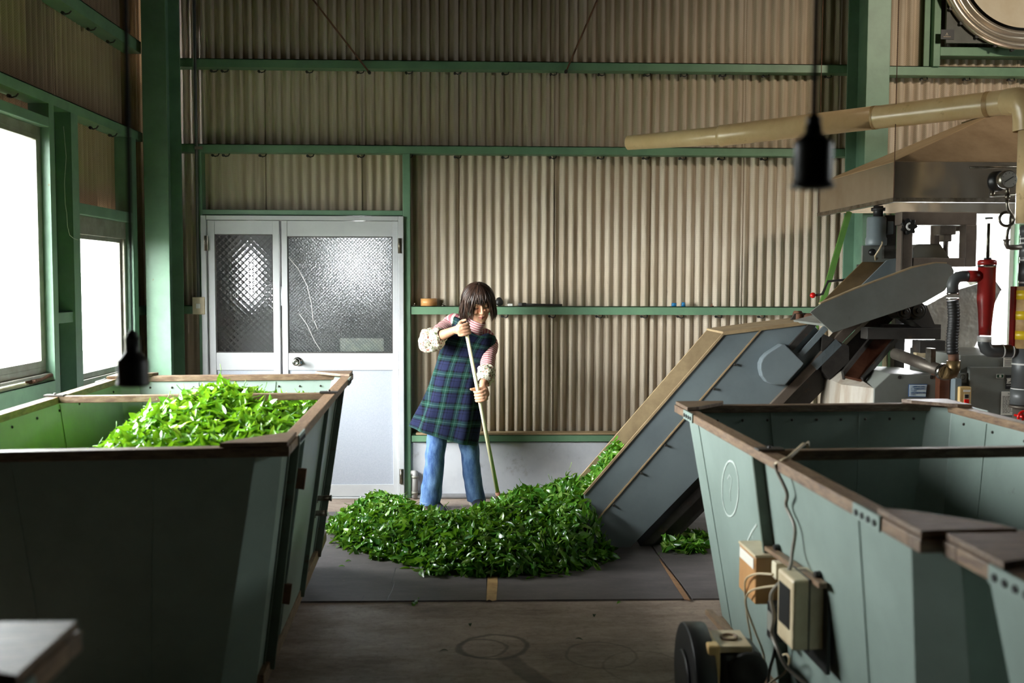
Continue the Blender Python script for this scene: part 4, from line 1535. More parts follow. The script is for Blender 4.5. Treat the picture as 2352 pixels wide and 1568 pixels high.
# control cabinet at the far right
cb_ = thing('control_cabinet', 'grey steel cabinet with notices and a push-button box at the right edge', 'cabinet', atY(2270, 960, 5.0).xy.to_3d())
YC = 5.0
a, b = atY(2165, 960, YC), atY(2203, 815, YC)
x_r = atY(2430, 900, YC).x
MB().box((atY(2203, 900, YC).x, YC, 0.05), (x_r, YC + 0.6, b.z)).build('cabinet_body', MACHOLIVE, cb_, bevel=0.004)
a, b = atY(2223, 985, YC - 0.03), atY(2430, 843, YC - 0.03)
MB().box((a.x, YC - 0.03, 0.3), (b.x, YC, b.z)).build('front_door', MACHOLIVE, cb_, bevel=0.004)
a, b = atY(2196, 893, YC - 0.02), atY(2222, 856, YC - 0.02)
MB().box((a.x, YC - 0.02, atY(2200, 878, YC).z), (b.x, YC, b.z)).build('cover_plate', MACHOLIVE, cb_, bevel=0.003)
c = atY(2211, 866, YC - 0.022)
MB().lathe([(0.012, 0), (0.014, 0), (0.014, 0.002), (0.012, 0.002)], c, (0, -1, 0), 24, cap=False).build('cover_ring', INK, cb_)
MB().box((atY(2183, 900, YC).x, YC - 0.05, 0.1), (atY(2197, 900, YC).x, YC + 0.1, atY(2190, 868, YC).z)).build('pale_upright', MACH, cb_)
MB().box((atY(2158, 900, YC).x, YC + 0.0, 0.1), (atY(2181, 900, YC).x, YC + 0.1, atY(2170, 858, YC).z)).build('rusty_plate', COPPER, cb_)
# push-button box
a, b = atY(2203, 932, YC - 0.07), atY(2232, 888, YC - 0.07)
pb = MB().box((a.x, YC - 0.07, a.z), (b.x, YC - 0.03, b.z)).build('button_box', BUFF, cb_, 'buff push-button box', bevel=0.006)
m1 = MB()
a, b = atY(2214, 928, YC - 0.073), atY(2228, 904, YC - 0.073)
m1.box((a.x, YC - 0.073, a.z), (b.x, YC - 0.069, b.z)).build('button_plate', BEIGE, pb)
a, b = atY(2217, 914, YC - 0.078), atY(2225, 906, YC - 0.078)
MB().box((a.x, YC - 0.078, a.z), (b.x, YC - 0.07, b.z)).build('start_button', BLACK, pb, 'black start button')
a, b = atY(2216, 926, YC - 0.08), atY(2226, 917, YC - 0.08)
MB().box((a.x, YC - 0.08, a.z), (b.x, YC - 0.07, b.z)).build('stop_button', BRIGHTRED, pb, 'red stop button')
a, b = atY(2213, 900, YC - 0.072), atY(2229, 895, YC - 0.072)
MB().box((a.x, YC - 0.072, a.z), (b.x, YC - 0.069, b.z)).build('label_strip', PAPER, pb)


def sign(name, x0, y0, x1, y1, y, material, lab, dep=0.003):
    a, b = atY(x0, y1, y), atY(x1, y0, y)
    return MB().box((a.x, y, a.z), (b.x, y + dep, b.z)).build(name, material, cb_, lab)


YS = YC - 0.034
s1_ = sign('warning_plate', 2310, 861, 2352, 893, YS, INK, 'black machine name plate with white characters')
text_mesh('蒸機', 0.026, atY(2311.5, 879, YS - 0.001), (1, 0, 0), (0, 0, 1), 'lettering', PAPER, s1_, bold=0.0006)
for py in (868, 880.5, 885):
    a, b = atY(2312, py + 0.6, YS - 0.001), atY(2351, py, YS - 0.001)
    MB().box((a.x, YS - 0.001, a.z), (b.x, YS, b.z)).build('rule_line', PAPER, s1_)
s2_ = sign('green_plate', 2289, 859, 2306, 868, YS, PAPER, 'small green and white plate with a round mark')
a, b = atY(2290, 867, YS - 0.001), atY(2305, 860, YS - 0.001)
MB().box((a.x, YS - 0.001, a.z), (b.x, YS, b.z)).build('plate_face', mat('sign_green', rgb(24, 72, 48), rough=0.5), s2_)
c = atY(2297.5, 863.5, YS - 0.001)
MB().cyl(c, c - V((0, 0.001, 0)), 0.0062, seg=20).build('round_mark', PAPER, s2_)
s3_ = sign('notice_sheet', 2299, 899, 2340, 953, YS, PAPER, 'white notice sheet screwed to the cabinet door')
text_mesh('注 意', 0.008, atY(2315, 905, YS - 0.001), (1, 0, 0), (0, 0, 1), 'lettering', INK, s3_)
random.seed(2)
for i in range(13):
    py = 910 + 3.1 * i
    x = 2303
    while x < 2333:
        e = x + random.uniform(2, 6)
        a, b = atY(x, py + 0.55, YS - 0.001), atY(min(e, 2336), py - 0.55, YS - 0.001)
        MB().box((a.x, YS - 0.0006, a.z), (b.x, YS, b.z)).build('text_line', INK, s3_) if i % 3 or x < 2320 else None
        x = e + random.uniform(1, 2)
s4_ = sign('notice_sheet', 2305, 818, 2332, 843, YC - 0.006, PAPER, 'white notice label on the upper edge of the cabinet')
text_mesh('ステンレス', 0.0085, atY(2309, 824.5, YC - 0.0075), (1, 0, 0), (0, 0, 1), 'lettering', INK, s4_)
for i in range(4):
    a, b = atY(2308, 828.6 + 3.4 * i, YC - 0.007), atY(2330 - 2 * (i % 2), 827.6 + 3.4 * i, YC - 0.007)
    MB().box((a.x, YC - 0.0066, a.z), (b.x, YC - 0.006, b.z)).build('text_line', INK, s4_)

# crumpled stainless hopper behind the hose
SSCR = NT('crumpled_stainless')
SSCR.set(Metallic=0.6, Roughness=0.28)
SSCR.b.inputs['Base Color'].default_value = rgb(226, 222, 214)
SSCR.bump(SSCR.noise(SSCR.coord(), 9, 3, 0.55), 0.55, 0.03)
SSCR = SSCR.m
hq = thing('steel_hopper', 'crumpled shiny stainless hopper sheet behind the black hose', 'hopper', atY(2200, 810, 5.6))
hx = P(5.62, (2128, 702), (2190, 668), (2283, 640), (2300, 664), (2262, 745), (2232, 812), (2158, 810))
MB().prism(hx, (0, 0.012, 0)).build('hopper_sheet', SSCR, hq)
MB().prism([hx[2], hx[3], hx[3] + V((0.0, 0.35, 0.0)), hx[2] + V((0, 0.35, 0.02))], (0, 0, -0.01)).build('hopper_side', SSCR, hq)
for px in (2170, 2225):
    p = atY(px, 809, 5.62)
    MB().box((p.x - 0.02, 5.63, 0), (p.x + 0.02, 5.67, p.z + 0.08)).build('leg', STEEL, hq)

# ------------------------------------------------------------------ pipework
YPp = 4.7


def seg(pts, y=YPp):
    return P(y, *pts)


rc = thing('red_separator', 'red tapering cylinder with a glass sight tube on top', 'cylinder', atY(2262, 770, YPp))
sc_ = YPp / FPX
c = atY(2262, 770, YPp)
H = lambda py: CAM_H + (645 - py) * sc_ - c.z + 0.004
mm = MB().lathe([(0.028, H(770)), (0.029, H(748)), (0.034, H(715)), (0.0405, H(688)), (0.0405, H(606)), (0.043, H(606)), (0.043, H(597)), (0.032, H(594))], c, (0, 0, 1), 32)
mm.build('cylinder_body', RED, rc)
MB().lathe([(0.0412, H(612)), (0.0416, H(612)), (0.0416, H(603)), (0.0412, H(603))], c, (0, 0, 1), 32, cap=False).build('steel_band', CHROME, rc)
s0 = atY(2250, 634, YPp)
MB().cyl(s0, s0 + V((-0.06, 0, 0)), 0.028, seg=24).build('inlet_stub', RED, rc)
tg = clear_glass()
tg.node_tree.nodes['Transparent BSDF'].inputs[0].default_value = (0.62, 0.62, 0.58, 1)
MB().cyl((c.x + 0.002, YPp, c.z + H(594)), (c.x + 0.002, YPp, c.z + H(497)), 0.0165, seg=20).build('sight_tube', tg, rc, 'clear sight tube')
MB().cyl((c.x + 0.002, YPp, c.z + H(594)), (c.x + 0.002, YPp, c.z + H(510)), 0.007, seg=10).build('float_rod', NICKEL, rc)
for py in (496, 590):
    MB().cyl((c.x + 0.002, YPp, c.z + H(py + 4)), (c.x + 0.002, YPp, c.z + H(py)), 0.018, seg=20).build('tube_cap', BLACK, rc)

hz = thing('hose_line', 'grey elbow and black rubber hose left of the red cylinder', 'hose', atY(2188, 860, YPp))
MB().tube(seg([(2224, 634), (2212, 634), (2200, 636), (2192, 643), (2188, 653), (2188, 672)]), 0.027, 20).build('elbow', PVCGREY, hz)
for py in (672, 684):
    p = atY(2188, py, YPp)
    MB().cyl(p, p - V((0, 0, 0.008)), 0.029, seg=20).build('hose_clamp', CHROME, hz)
mm = MB()
pts_, rr_ = [], []
for i in range(60):
    f = i / 59
    p = atY(2188 + 2.5 * math.sin(f * 5.5) + 1.5 * f, 690 + 122 * f, YPp)
    pts_.append(p)
    rr_.append(0.0265 + 0.0018 * math.sin(i * 1.9) + 0.0012 * random.random())
mm.tube(pts_, rr_, 20).build('rubber_hose', BLACKRUB, hz, 'black ribbed rubber hose')
MB().tube(seg([(2190, 812), (2190, 832)]), 0.024, 18).build('hose_tail', RUST, hz)
MB().tube(seg([(2190, 828), (2190, 846), (2186, 856), (2178, 858), (2168, 855)]), 0.031, 20).build('brass_elbow', mat('old_brass', rgb(128, 104, 68), rgb(96, 76, 52), 12, rough=0.4, metal=0.6), hz)
p0, p1 = atY(2172, 855, YPp), atY(2056, 812, 5.15)
MB().cyl(p0, p1, 0.03, seg=22).build('side_pipe', CASTIRON, hz)
p2 = lerp(p0, p1, 0.06)
MB().cyl(p0, p2, 0.04, seg=22).build('flange', CHROME, hz)
p3 = lerp(p0, p1, 0.32)
MB().obox(p3 + V((0, -0.02, 0.05)), (0.012, 0, 0), (0, 0.03, 0), (0, 0, 0.04)).build('pipe_strap', NICKEL, hz)
a, b = atY(2105, 822, 5.3), atY(2172, 810, 5.3)
MB().box((a.x, 5.3, a.z), (b.x, 5.34, b.z)).build('carrier_bar', BEIGE, hz)
a, b = atY(2112, 812, 5.3), atY(2172, 782, 5.3)
MB().box((a.x, 5.3, a.z), (b.x, 5.4, b.z)).build('junction_box', STEEL, hz, bevel=0.003)

vp = thing('standpipe', 'dark grey standpipe with white joint bands and a striped sleeve at the right edge', 'pipe', V((atY(2361, 960, YPp).x, YPp, 0)))
ex_ = atY(2361, 600, YPp).x
Z = lambda py: CAM_H + (645 - py) * sc_


def vcyl(y0, y1, r, nm, material, lab=None, bev=0):
    return MB().cyl((ex_, YPp, Z(y1)), (ex_, YPp, Z(y0)), r, seg=28).build(nm, material, vp, lab, bevel=bev)


vcyl(512, 655, 0.036, 'pipe', PVCGREY)
for a_, b_ in ((516, 536), (556, 586), (600, 640)):
    vcyl(a_, b_, 0.041, 'coupling', PVCGREY)
for py in (541, 552, 591, 643):
    vcyl(py, py + 4, 0.0375, 'white_band', WHITE)
vcyl(654, 798, 0.064, 'sleeve', TAN, 'tan insulation sleeve')
for a_, b_ in ((663, 684), (711, 731), (757, 777)):
    vcyl(a_, b_, 0.0655, 'yellow_stripe', YELLOW, 'yellow stripe')
MB().obox((ex_ - 0.064, YPp, (Z(654) + Z(798)) / 2), (0.006, 0, 0), (0, 0.02, 0), (0, 0, (Z(654) - Z(798)) / 2)).build('sleeve_edge', RED, vp)
vcyl(798, 890, 0.055, 'pipe', PVCGREY)
for py in (833, 892):
    vcyl(py, py + 4, 0.0565, 'white_band', WHITE)
vcyl(894, 930, 0.058, 'coupling', PVCGREY)
vcyl(932, 938, 0.063, 'flange', CASTIRON)
vcyl(940, 1150, 0.045, 'valve_body', CASTIRON)
MB().cyl((ex_, YPp, 0), (ex_, YPp, Z(1150)), 0.05, seg=24).build('pipe', PVCGREY, vp)
cw = atY(2352, 958, YPp - 0.11)
ring = [cw + V((0.028 * math.cos(2 * PI * i / 24), 0, 0.028 * math.sin(2 * PI * i / 24))) for i in range(25)]
mw = MB().tube(ring, 0.006, 8, cap=False)
mw.cyl(cw, cw + V((0, 0.08, 0)), 0.006)
for i in range(3):
    w_ = 2 * PI * i / 3
    mw.bar(cw, cw + V((0.028 * math.cos(w_), 0, 0.028 * math.sin(w_))), 0.008, 0.006)
mw.build('hand_wheel', BRIGHTRED, vp, 'red valve hand wheel')
# branch from the red cylinder
br = MB().tube(seg([(2261, 774), (2261, 790), (2265, 800), (2273, 805), (2284, 806), (2360, 806)]), 0.031, 22)
br.build('branch_pipe', PVCGREY, vp, 'grey elbow branch')
for px in (2300, 2322):
    a = atY(px, 806, YPp)
    MB().cyl(a, a + V((0.006, 0, 0)), 0.0325, seg=22).build('white_band', WHITE, vp)
a = atY(2261, 773, YPp)
MB().cyl(a, a - V((0, 0, 0.024)), 0.0325, seg=22).build('white_band', WHITE, vp)

# beige pipe: sloping scoop that turns down at the right
bp = thing('vent_pipe', 'long beige plastic pipe sloping up to the right and turning down at the edge', 'pipe', atY(2000, 270, 5.3))
path = [atY(1443, 328, 6.42), atY(1660, 311, 6.0)]
mm = MB().tube(path + [path[1] + (path[1] - path[0]) * 0.1], [0.043, 0.054, 0.055], 28, cap=False)
o_ = mm.build('pipe_end', PVCBEIGE, bp, 'narrower inserted pipe end')
solid(o_, 0.004)
pA, pB, pC = atY(1655, 312, 6.0), atY(2010, 270, 5.36), atY(2318, 234, 4.82)
solid(MB().tube([pA, pA + (pB - pA) * 0.02, pB], [0.061, 0.0605, 0.0605], 28, cap=False).build('pipe', PVCBEIGE, bp), 0.004)
MB().tube([pB, pC], 0.0615, 28, cap=False).build('pipe', PVCBEIGE, bp)
for p, d in ((pB, pC - pB), (lerp(pB, pC, 0.86), pC - pB)):
    d = d.normalized()
    MB().tube([p - d * 0.012, p + d * 0.012], 0.0632, 28, cap=False).build('joint_tape', TAN, bp)
pD = atY(2361, 300, YPp)
el_ = [pC, lerp(pC, atY(2350, 231, YPp), 0.6), atY(2352, 236, YPp), atY(2359, 250, YPp), atY(2361, 275, YPp), pD]
MB().tube(el_, 0.066, 28, cap=False).build('elbow', PVCBEIGE, bp)
MB().cyl((ex_, YPp, Z(508)), (ex_, YPp, pD.z), 0.0615, seg=28).build('pipe', PVCBEIGE, bp)

# gauges with the coiled siphon
ga = thing('pressure_gauge', 'round white-faced pressure gauge on a coiled siphon tube', 'gauge', atY(2316, 440, 4.62))
c = atY(2316, 412, 4.6)
MB().lathe([(0.005, 0), (0.04, 0), (0.042, 0.006), (0.042, 0.036), (0.038, 0.038), (0.037, 0.033), (0.005, 0.033)], c + V((-0.004, 0.03, 0)), V((0.12, -1, 0)), 36, cap=False).build('gauge_case', NICKEL, ga)
fc = MB().cyl(c + V((0, -0.007, 0)), c + V((0, -0.004, 0)), 0.0372, seg=36).build('gauge_face', PAPER, ga, 'white dial face')
MB().bar(c + V((-0.022, -0.009, -0.014)), c + V((0.02, -0.009, 0.013)), 0.003, 0.001, up=(0, 1, 0)).build('needle', INK, fc)
for i in range(9):
    w_ = math.radians(225 - 270 * i / 8)
    d = V((math.cos(w_), 0, math.sin(w_)))
    MB().bar(c + d * 0.027 + V((0, -0.008, 0)), c + d * 0.033 + V((0, -0.008, 0)), 0.002, 0.001, up=(0, 1, 0)).build('tick', INK, fc)
Yg = 4.62
MB().cyl(atY(2314, 432, Yg), atY(2314, 446, Yg), 0.009, seg=14).cyl(atY(2314, 446, Yg), atY(2314, 458, Yg), 0.0125, seg=6).build('gauge_stem', NICKEL, ga)
pt_ = [(2313, 458), (2313, 468), (2315, 480), (2321, 489), (2327, 497)]
lp = [(2312 + 16.5 * math.cos(w_), 503 + 16 * math.sin(w_)) for w_ in [(-20 + 22 * i) * PI / 180 for i in range(16)]]
pp = [atY(x, y, Yg) for x, y in pt_]
pp += [atY(x, y, Yg - 0.0 + 0.018 * i / 15) for i, (x, y) in enumerate(lp)]
pp += [atY(x, y, Yg + 0.02) for x, y in ((2319, 520), (2315, 530), (2313, 540), (2313, 550))]
MB().tube(pp, 0.0072, 12).build('siphon_coil', NICKEL, ga, 'coiled siphon tube')
MB().tube([atY(*q, Yg + 0.03) for q in ((2312, 550), (2312, 560), (2315, 567), (2324, 568), (2345, 568))], 0.0125, 14).cyl(atY(2312, 549, Yg + 0.03), atY(2312, 553, Yg + 0.03), 0.016, seg=12).build('elbow', CASTIRON, ga)
gb = thing('pressure_gauge', 'black-backed gauge turned away, left of the white-faced gauge', 'gauge', atY(2280, 440, 4.9))
c = atY(2280, 417, 4.9)
MB().lathe([(0.02, 0), (0.048, 0.002), (0.05, 0.012), (0.05, 0.04), (0.044, 0.046), (0.01, 0.046)], c, V((0.5, -0.85, 0)), 36).build('gauge_case', BLACK, gb)
MB().cyl(c + V((0.0, 0, -0.045)), c + V((0.0, 0, -0.075)), 0.012, seg=12).build('gauge_stem', NICKEL, gb)
MB().cyl(c + V((-0.11, 0.02, 0.07)), c + V((0.16, 0.0, 0.075)), 0.006, seg=10).cyl(c + V((0.0, 0, -0.07)), c + V((0.17, -0.19, -0.07)), 0.006, seg=10).build('feed_tube', NICKEL, gb)

# ------------------------------------------------------------------ stainless hood
SS = NT('brushed_stainless')
SS.set(Metallic=0.9, Roughness=0.24)
o_ = SS.coord()
SS.l(SS.mix(SS.ramp(SS.noise(o_, 3, 4), 0.4, 0.7), rgb(206, 198, 184), rgb(184, 172, 154)), SS.b.inputs['Base Color'])
SS.bump(SS.noise(SS.coord('Object', (1, 1, 0.5)), 2.6, 2), 0.5, 0.05)
SS = SS.m
DUSTY = mat('dusty_stainless', rgb(156, 134, 106), rgb(134, 112, 86), 5, rough=0.45, metal=0.35)
ho = thing('extractor_hood', 'large stainless steel extractor hood hanging above the machine', 'hood', (2.75, 5.85, 1.95))
hx0, hx1, hy0, hy1 = 2.18, 3.5, 5.24, 6.42
zl, zm, zt = 1.945, 2.135, 2.46
tx0, tx1, ty0, ty1 = 2.92, 3.5, 5.62, 6.05
t_ = 0.008
MB().box((hx0, hy0, zl), (hx1, hy0 + t_, zm)).build('front_band', SS, ho, 'shiny front band')
MB().box((hx0, hy0 + t_, zl), (hx0 + t_, hy1, zm)).build('side_band', SS, ho)
MB().box((hx0 + t_, hy1 - t_, zl), (hx1, hy1, zm)).build('rear_band', SS, ho)
sol = lambda mb, nm: solid(mb.build(nm, DUSTY, ho), 0.006)
sol(MB().add([(hx0, hy0, zm), (hx1, hy0, zm), (tx1, ty0, zt), (tx0, ty0, zt)], [(0, 1, 2, 3)]), 'front_slope')
solid(MB().add([(hx0, hy1, zm), (hx0, hy0, zm), (tx0, ty0, zt), (tx0, ty1, zt)], [(0, 1, 2, 3)]).build('side_slope', mat('lit_tan_dust', rgb(190, 160, 122), rgb(170, 138, 100), 6, rough=0.55), ho, 'dusty slope, tan lightened to look lit'), 0.006)  # dusty side in lighter tan: its lit look is put into the colour
sol(MB().add([(hx1, hy1, zm), (hx0, hy1, zm), (tx0, ty1, zt), (tx1, ty1, zt)], [(0, 1, 2, 3)]), 'rear_slope')
MB().box((tx0, ty0, zt - 0.01), (tx1, ty1, zt + 0.012)).build('crown_plate', DUSTY, ho)
MB().box((hx0 - 0.01, hy0 - 0.01, zl - 0.022), (hx1, hy0 + 0.02, zl)).build('lower_lip', NICKEL, ho)
MB().box((hx0 - 0.01, hy0 + 0.02, zl - 0.022), (hx0 + 0.02, hy1, zl)).build('lower_lip', NICKEL, ho)
for (x, y) in ((hx0 - 0.004, hy0 - 0.004), (hx0 - 0.004, hy1 - 0.004)):
    MB().cyl((x, y, zl - 0.02), (x - 0.0, y, ZC), 0.0025, seg=6).build('hanger_wire', RUST, ho)

# ------------------------------------------------------------------ round wall fan at the top right
fa = thing('wall_fan', 'round stainless wall fan with a dark mounting plate, cut off at the top right', 'fan', atY(2362, -91, 6.7))
ce = atY(2362, -91, 6.66)
R_ = 196 * 6.66 / FPX
MB().box((xb(2156), 6.74, zb(104)), (xb(2156) + 1.25, 6.76, ZC)).build('mounting_plate', mat('fan_plate', rgb(96, 98, 92), rgb(78, 80, 74), 4, rough=0.6), fa)
MB().lathe([(R_, 0.0), (R_ + 0.004, -0.02), (R_ * 0.985, -0.045), (R_ * 0.93, -0.05), (R_ * 0.915, -0.035), (R_ * 0.86, -0.03), (R_ * 0.845, -0.05), (R_ * 0.80, -0.052), (R_ * 0.785, -0.02), (R_ * 0.75, 0.02)], ce + V((0, 0.07, 0)), (0, 1, 0), 96, cap=False).build('bell_mouth', mat('polished_ring', rgb(214, 204, 188), rgb(200, 188, 170), 5, rough=0.28, metal=0.8), fa, 'ringed stainless bell mouth')
MB().lathe([(R_ * 0.77, 0.01), (R_ * 0.6, 0.035), (R_ * 0.3, 0.05), (0.02, 0.055)], ce + V((0, 0.0, 0)), (0, 1, 0), 96, cap=False).build('shutter_dish', mat('bright_dish', rgb(232, 222, 200), rgb(220, 206, 180), 3, rough=0.35, metal=0.15), fa, 'dished cover, cream for reflected light')  # cream colour stands for light the steel dish would reflect
spread(fa, 'rim_bolt', lambda m_, p: m_.cyl(p, p + V((0, -0.02, 0)), 0.012, seg=8), [ce + V((R_ * 1.01 * math.cos(w_), 0.07, R_ * 1.01 * math.sin(w_))) for w_ in [math.radians(a) for a in (212, 224, 238, 252, 264)]], BLACK)
a, b = atY(2161, 90, 6.735), atY(2192, 68, 6.735)
npl = MB().box((a.x, 6.735, a.z), (b.x, 6.74, b.z)).build('name_plate', mat('name_plate', rgb(28, 32, 36), rgb(22, 26, 28), 8, rough=0.4), fa, 'small dark name plate with a three-lozenge mark')
c = atY(2175, 79, 6.734)
for w_ in (90, 210, 330):
    d = V((math.cos(math.radians(w_)), 0, math.sin(math.radians(w_))))
    n_ = V((-d.z, 0, d.x))
    L_ = 0.012
    MB().prism([c, c + d * L_ * 0.5 + n_ * L_ * 0.29, c + d * L_, c + d * L_ * 0.5 - n_ * L_ * 0.29], (0, 0.001, 0)).build('lozenge', NICKEL, npl)
a, b = atY(2167, 85, 6.734), atY(2184, 83.5, 6.734)
MB().box((a.x, 6.734, a.z), (b.x, 6.735, b.z)).build('mark_line', NICKEL, npl)

# ------------------------------------------------------------------ small things on the walls
for a, b, lab in (((715, -6), (848, 166), 'thin rusty brace rod falling to the right, high on the back wall'), ((1376, -10), (1300, 164), 'thin rusty brace rod falling to the left, high on the back wall')):
    p, q = atY(*a, 6.80), atY(*b, 6.80)
    u = (p - q).normalized()
    t_b = thing('brace_rod', lab, 'rod', q, group='brace rods on the back wall')
    MB().cyl(q, p + u * 1.0, 0.006, seg=8).build('rod', RUST, t_b)
    MB().cyl(q - u * 0.0 + V((0, 0.02, 0)), q + V((0, -0.012, 0)), 0.012, seg=6).build('nut', STEEL, t_b)
sw = thing('wall_switch', 'beige wall switch box on a grey conduit left of the white door', 'switch', atY(456, 722, YG - 0.03))
a, b = atY(442, 722, YG - 0.035), atY(470, 682, YG - 0.035)
MB().box((a.x, YG - 0.035, a.z), (b.x, YG - 0.002, b.z)).build('switch_box', BEIGE, sw, bevel=0.004)
a, b = atY(450, 708, YG - 0.039), atY(460, 697, YG - 0.039)
MB().box((a.x, YG - 0.039, a.z), (b.x, YG - 0.034, b.z)).build('rocker', WHITE, sw, 'white rocker switch', bevel=0.001)
x = atY(453.5, 500, YG - 0.018).x
MB().cyl((x, YG - 0.018, atY(453, 683, YG).z), (x, YG - 0.018, ZC), 0.0105, seg=14).build('conduit', PVCGREY, sw)
p = atY(458, 340, YG - 0.02)
MB().box((p.x - 0.03, YG - 0.031, p.z - 0.01), (p.x + 0.025, YG - 0.029, p.z + 0.01)).build('conduit_strap', CHROME, sw)
# drain elbow on the plinth
dp = thing('drain_pipe', 'grey drain elbow pipe on the plinth beside the door post', 'pipe', atY(953, 1140, 6.80))
MB().tube([atY(*q, y) for q, y in (((947, 1090), 6.87), ((949, 1085), 6.82), ((953, 1085), 6.80), ((954, 1094), 6.80), ((953, 1143), 6.80))], 0.02, 16).build('pipe', mat('pale_pvc', rgb(164, 162, 160), rgb(150, 148, 146), 6, rough=0.4), dp)
for py in (1092, 1128):
    p = atY(953.5, py, 6.80)
    MB().cyl(p, p - V((0, 0, 0.016)), 0.024, seg=16).build('pipe_collar', ALU, dp)
# things on the ledge behind the woman
zt = G3[1] + 0.0005


def ledge(px, dy=0.05):
    return V((xb(px), YG + dy, zt))


p = ledge(984, 0.055)
tr_ = thing('tape_roll', 'roll of orange-tan packing tape lying on the rail left of the woman', 'tape', p)
MB().lathe([(0.038, 0.002), (0.057, 0.0), (0.057, 0.05), (0.038, 0.048), (0.038, 0.002)], p, (0, 0, 1), 36, cap=False).build('tape', mat('orange_tape', rgb(222, 166, 104), rgb(206, 148, 90), 8, rough=0.35), tr_)
MB().lathe([(0.035, 0.0), (0.038, 0.0), (0.038, 0.05), (0.035, 0.05), (0.035, 0.0)], p, (0, 0, 1), 36, cap=False).build('core', TAN, tr_)
p = ledge(1147)
m = MB().ball(p + V((0, 0, 0.03)), (0.026, 0.024, 0.0305), 14, 10)
for i, v in enumerate(m.v):
    m.v[i] = v + V((1, 1, 0)) * 0.007 * noise.noise(v * 40)
m.build('rubber_lump', BLACKRUB, label='black rounded lump on the rail just right of the woman', cat='lump')
p = ledge(1172, 0.04)
MB().box(p - V((0.017, 0.012, 0)), p + V((0.017, 0.012, 0.017))).build('eraser', WHITE, label='small white block on the rail right of the black lump', cat='block', bevel=0.003)
p, q = ledge(1192, 0.03) + V((0, 0, 0.011)), ledge(1292, 0.03) + V((0, 0, 0.008))
wr = thing('wrench', 'long dark wrench lying on the rail right of the woman', 'tool', p - V((0, 0, 0.011)))
MB().tube([p + V((0.03, 0, 0)), lerp(p, q, 0.3), q], [0.008, 0.0075, 0.0075], 10).build('handle', STEEL, wr)
MB().prism([p + V((-0.005, -0.02, -0.010)), p + V((0.02, -0.028, -0.010)), p + V((0.05, -0.01, -0.010)), p + V((0.05, 0.01, -0.010)), p + V((0.02, 0.028, -0.010)), p + V((-0.005, 0.02, -0.010)), p + V((0.012, 0.0, -0.010))], (0, 0, 0.022)).build('jaw', STEEL, wr, bevel=0.003)
BLUE = mat('blue_plastic', rgb(30, 110, 160), rgb(24, 92, 140), 8, rough=0.35)
for px, lab, ti in ((1551, 'small blue cap lying on its side on the rail, the left of two', 1), (1574, 'small blue cap standing on the rail, the right of two', 0)):
    p = ledge(px, 0.035)
    if ti:
        MB().cyl(p + V((-0.012, 0, 0.0125)), p + V((0.018, -0.01, 0.0125)), 0.0125, seg=18).build('bottle_cap', BLUE, label=lab, cat='cap', group='blue caps on the rail')
    else:
        MB().lathe([(0.012, 0), (0.014, 0), (0.0125, 0.028), (0.004, 0.03)], p, (0, 0, 1), 18).build('bottle_cap', BLUE, label=lab, cat='cap', group='blue caps on the rail')
bl = [(952, 'loose bolt on the rail left of the tape roll'), (1018, 'pale wing nut on the rail between the tape roll and the woman'), (1640, 'rusty bolt on the rail right of the blue caps')]
for px, lab in bl:
    p = ledge(px, 0.03)
    MB().cyl(p, p + V((0, 0, 0.006)), 0.014, seg=6).cyl(p + V((0, 0, 0.006)), p + V((0, 0, 0.02)), 0.005, seg=8).build('loose_bolt', NICKEL if px < 1100 else RUST, label=lab, cat='bolt')
# rusty clamp on the left sill
p0, p1 = atX(72, 889, XG - 0.015), atX(138, 878, XG - 0.015)
zs = 0.985
q0, q1 = V((XG - 0.02, p0.y, zs + 0.012)), V((XG - 0.02, p1.y, zs + 0.012))
cl = thing('rusty_clamp', 'rusty iron clamp lying on the sill of the large left window', 'tool', V((XG - 0.02, (q0.y + q1.y) / 2, zs)))
MB().tube([q0, lerp(q0, q1, 0.35), lerp(q0, q1, 0.6) + V((0, 0, 0.012)), q1 + V((0, 0, 0.006))], [0.012, 0.01, 0.011, 0.009], 10).build('bar', RUST, cl)
MB().cyl(q0 + V((-0.03, 0.02, 0)), q0 + V((0.02, 0.02, 0)), 0.009, seg=10).build('jaw', RUST, cl)
# stray wire on the recess lining
pts_ = [atX(px, py, XG + 0.004) for px, py in ((146, 290), (152, 360), (148, 420), (150, 470), (153, 488))] + [atX(px, py, XG + 0.004) for px, py in ((155, 520), (160, 540), (170, 548), (180, 551))]
MB().tube(pts_, 0.0013, 5).build('loose_wire', WHITE, label='thin pale loose wire dangling between the left windows', cat='wire')

# ------------------------------------------------------------------ hanging lamp holders
def lamp(px, ybot, y, wpx, lab, prof):
    c = atY(px, ybot, y)
    r = wpx * y / FPX / 2
    t = thing('lamp_holder', lab, 'lamp holder', c, group='black lamp holders hanging on cords')
    s = r
    MB().lathe([(a * s, h * s) for a, h in prof], c, (0, 0, 1), 36).build('socket', BLACK, t, bevel=0.0)
    MB().cyl(c + V((0, 0, 3.2 * s)), (c.x, c.y, ZC), 0.0042, seg=10).build('cord', BLACKRUB, t)
    MB().lathe([(0.0045, 0), (0.34 * s, 0.02 * s), (0.36 * s, 0.3 * s), (0.2 * s, 0.5 * s)], c + V((0, 0, 3.0 * s)), (0, 0, 1), 20).build('cord_grip', BLACK, t)
    MB().lathe([(0.7 * s, -0.002), (0.72 * s, 0.03 * s), (0.55 * s, 0.05 * s)], c, (0, 0, 1), 28).build('contact_ring', NICKEL, t)
    return t


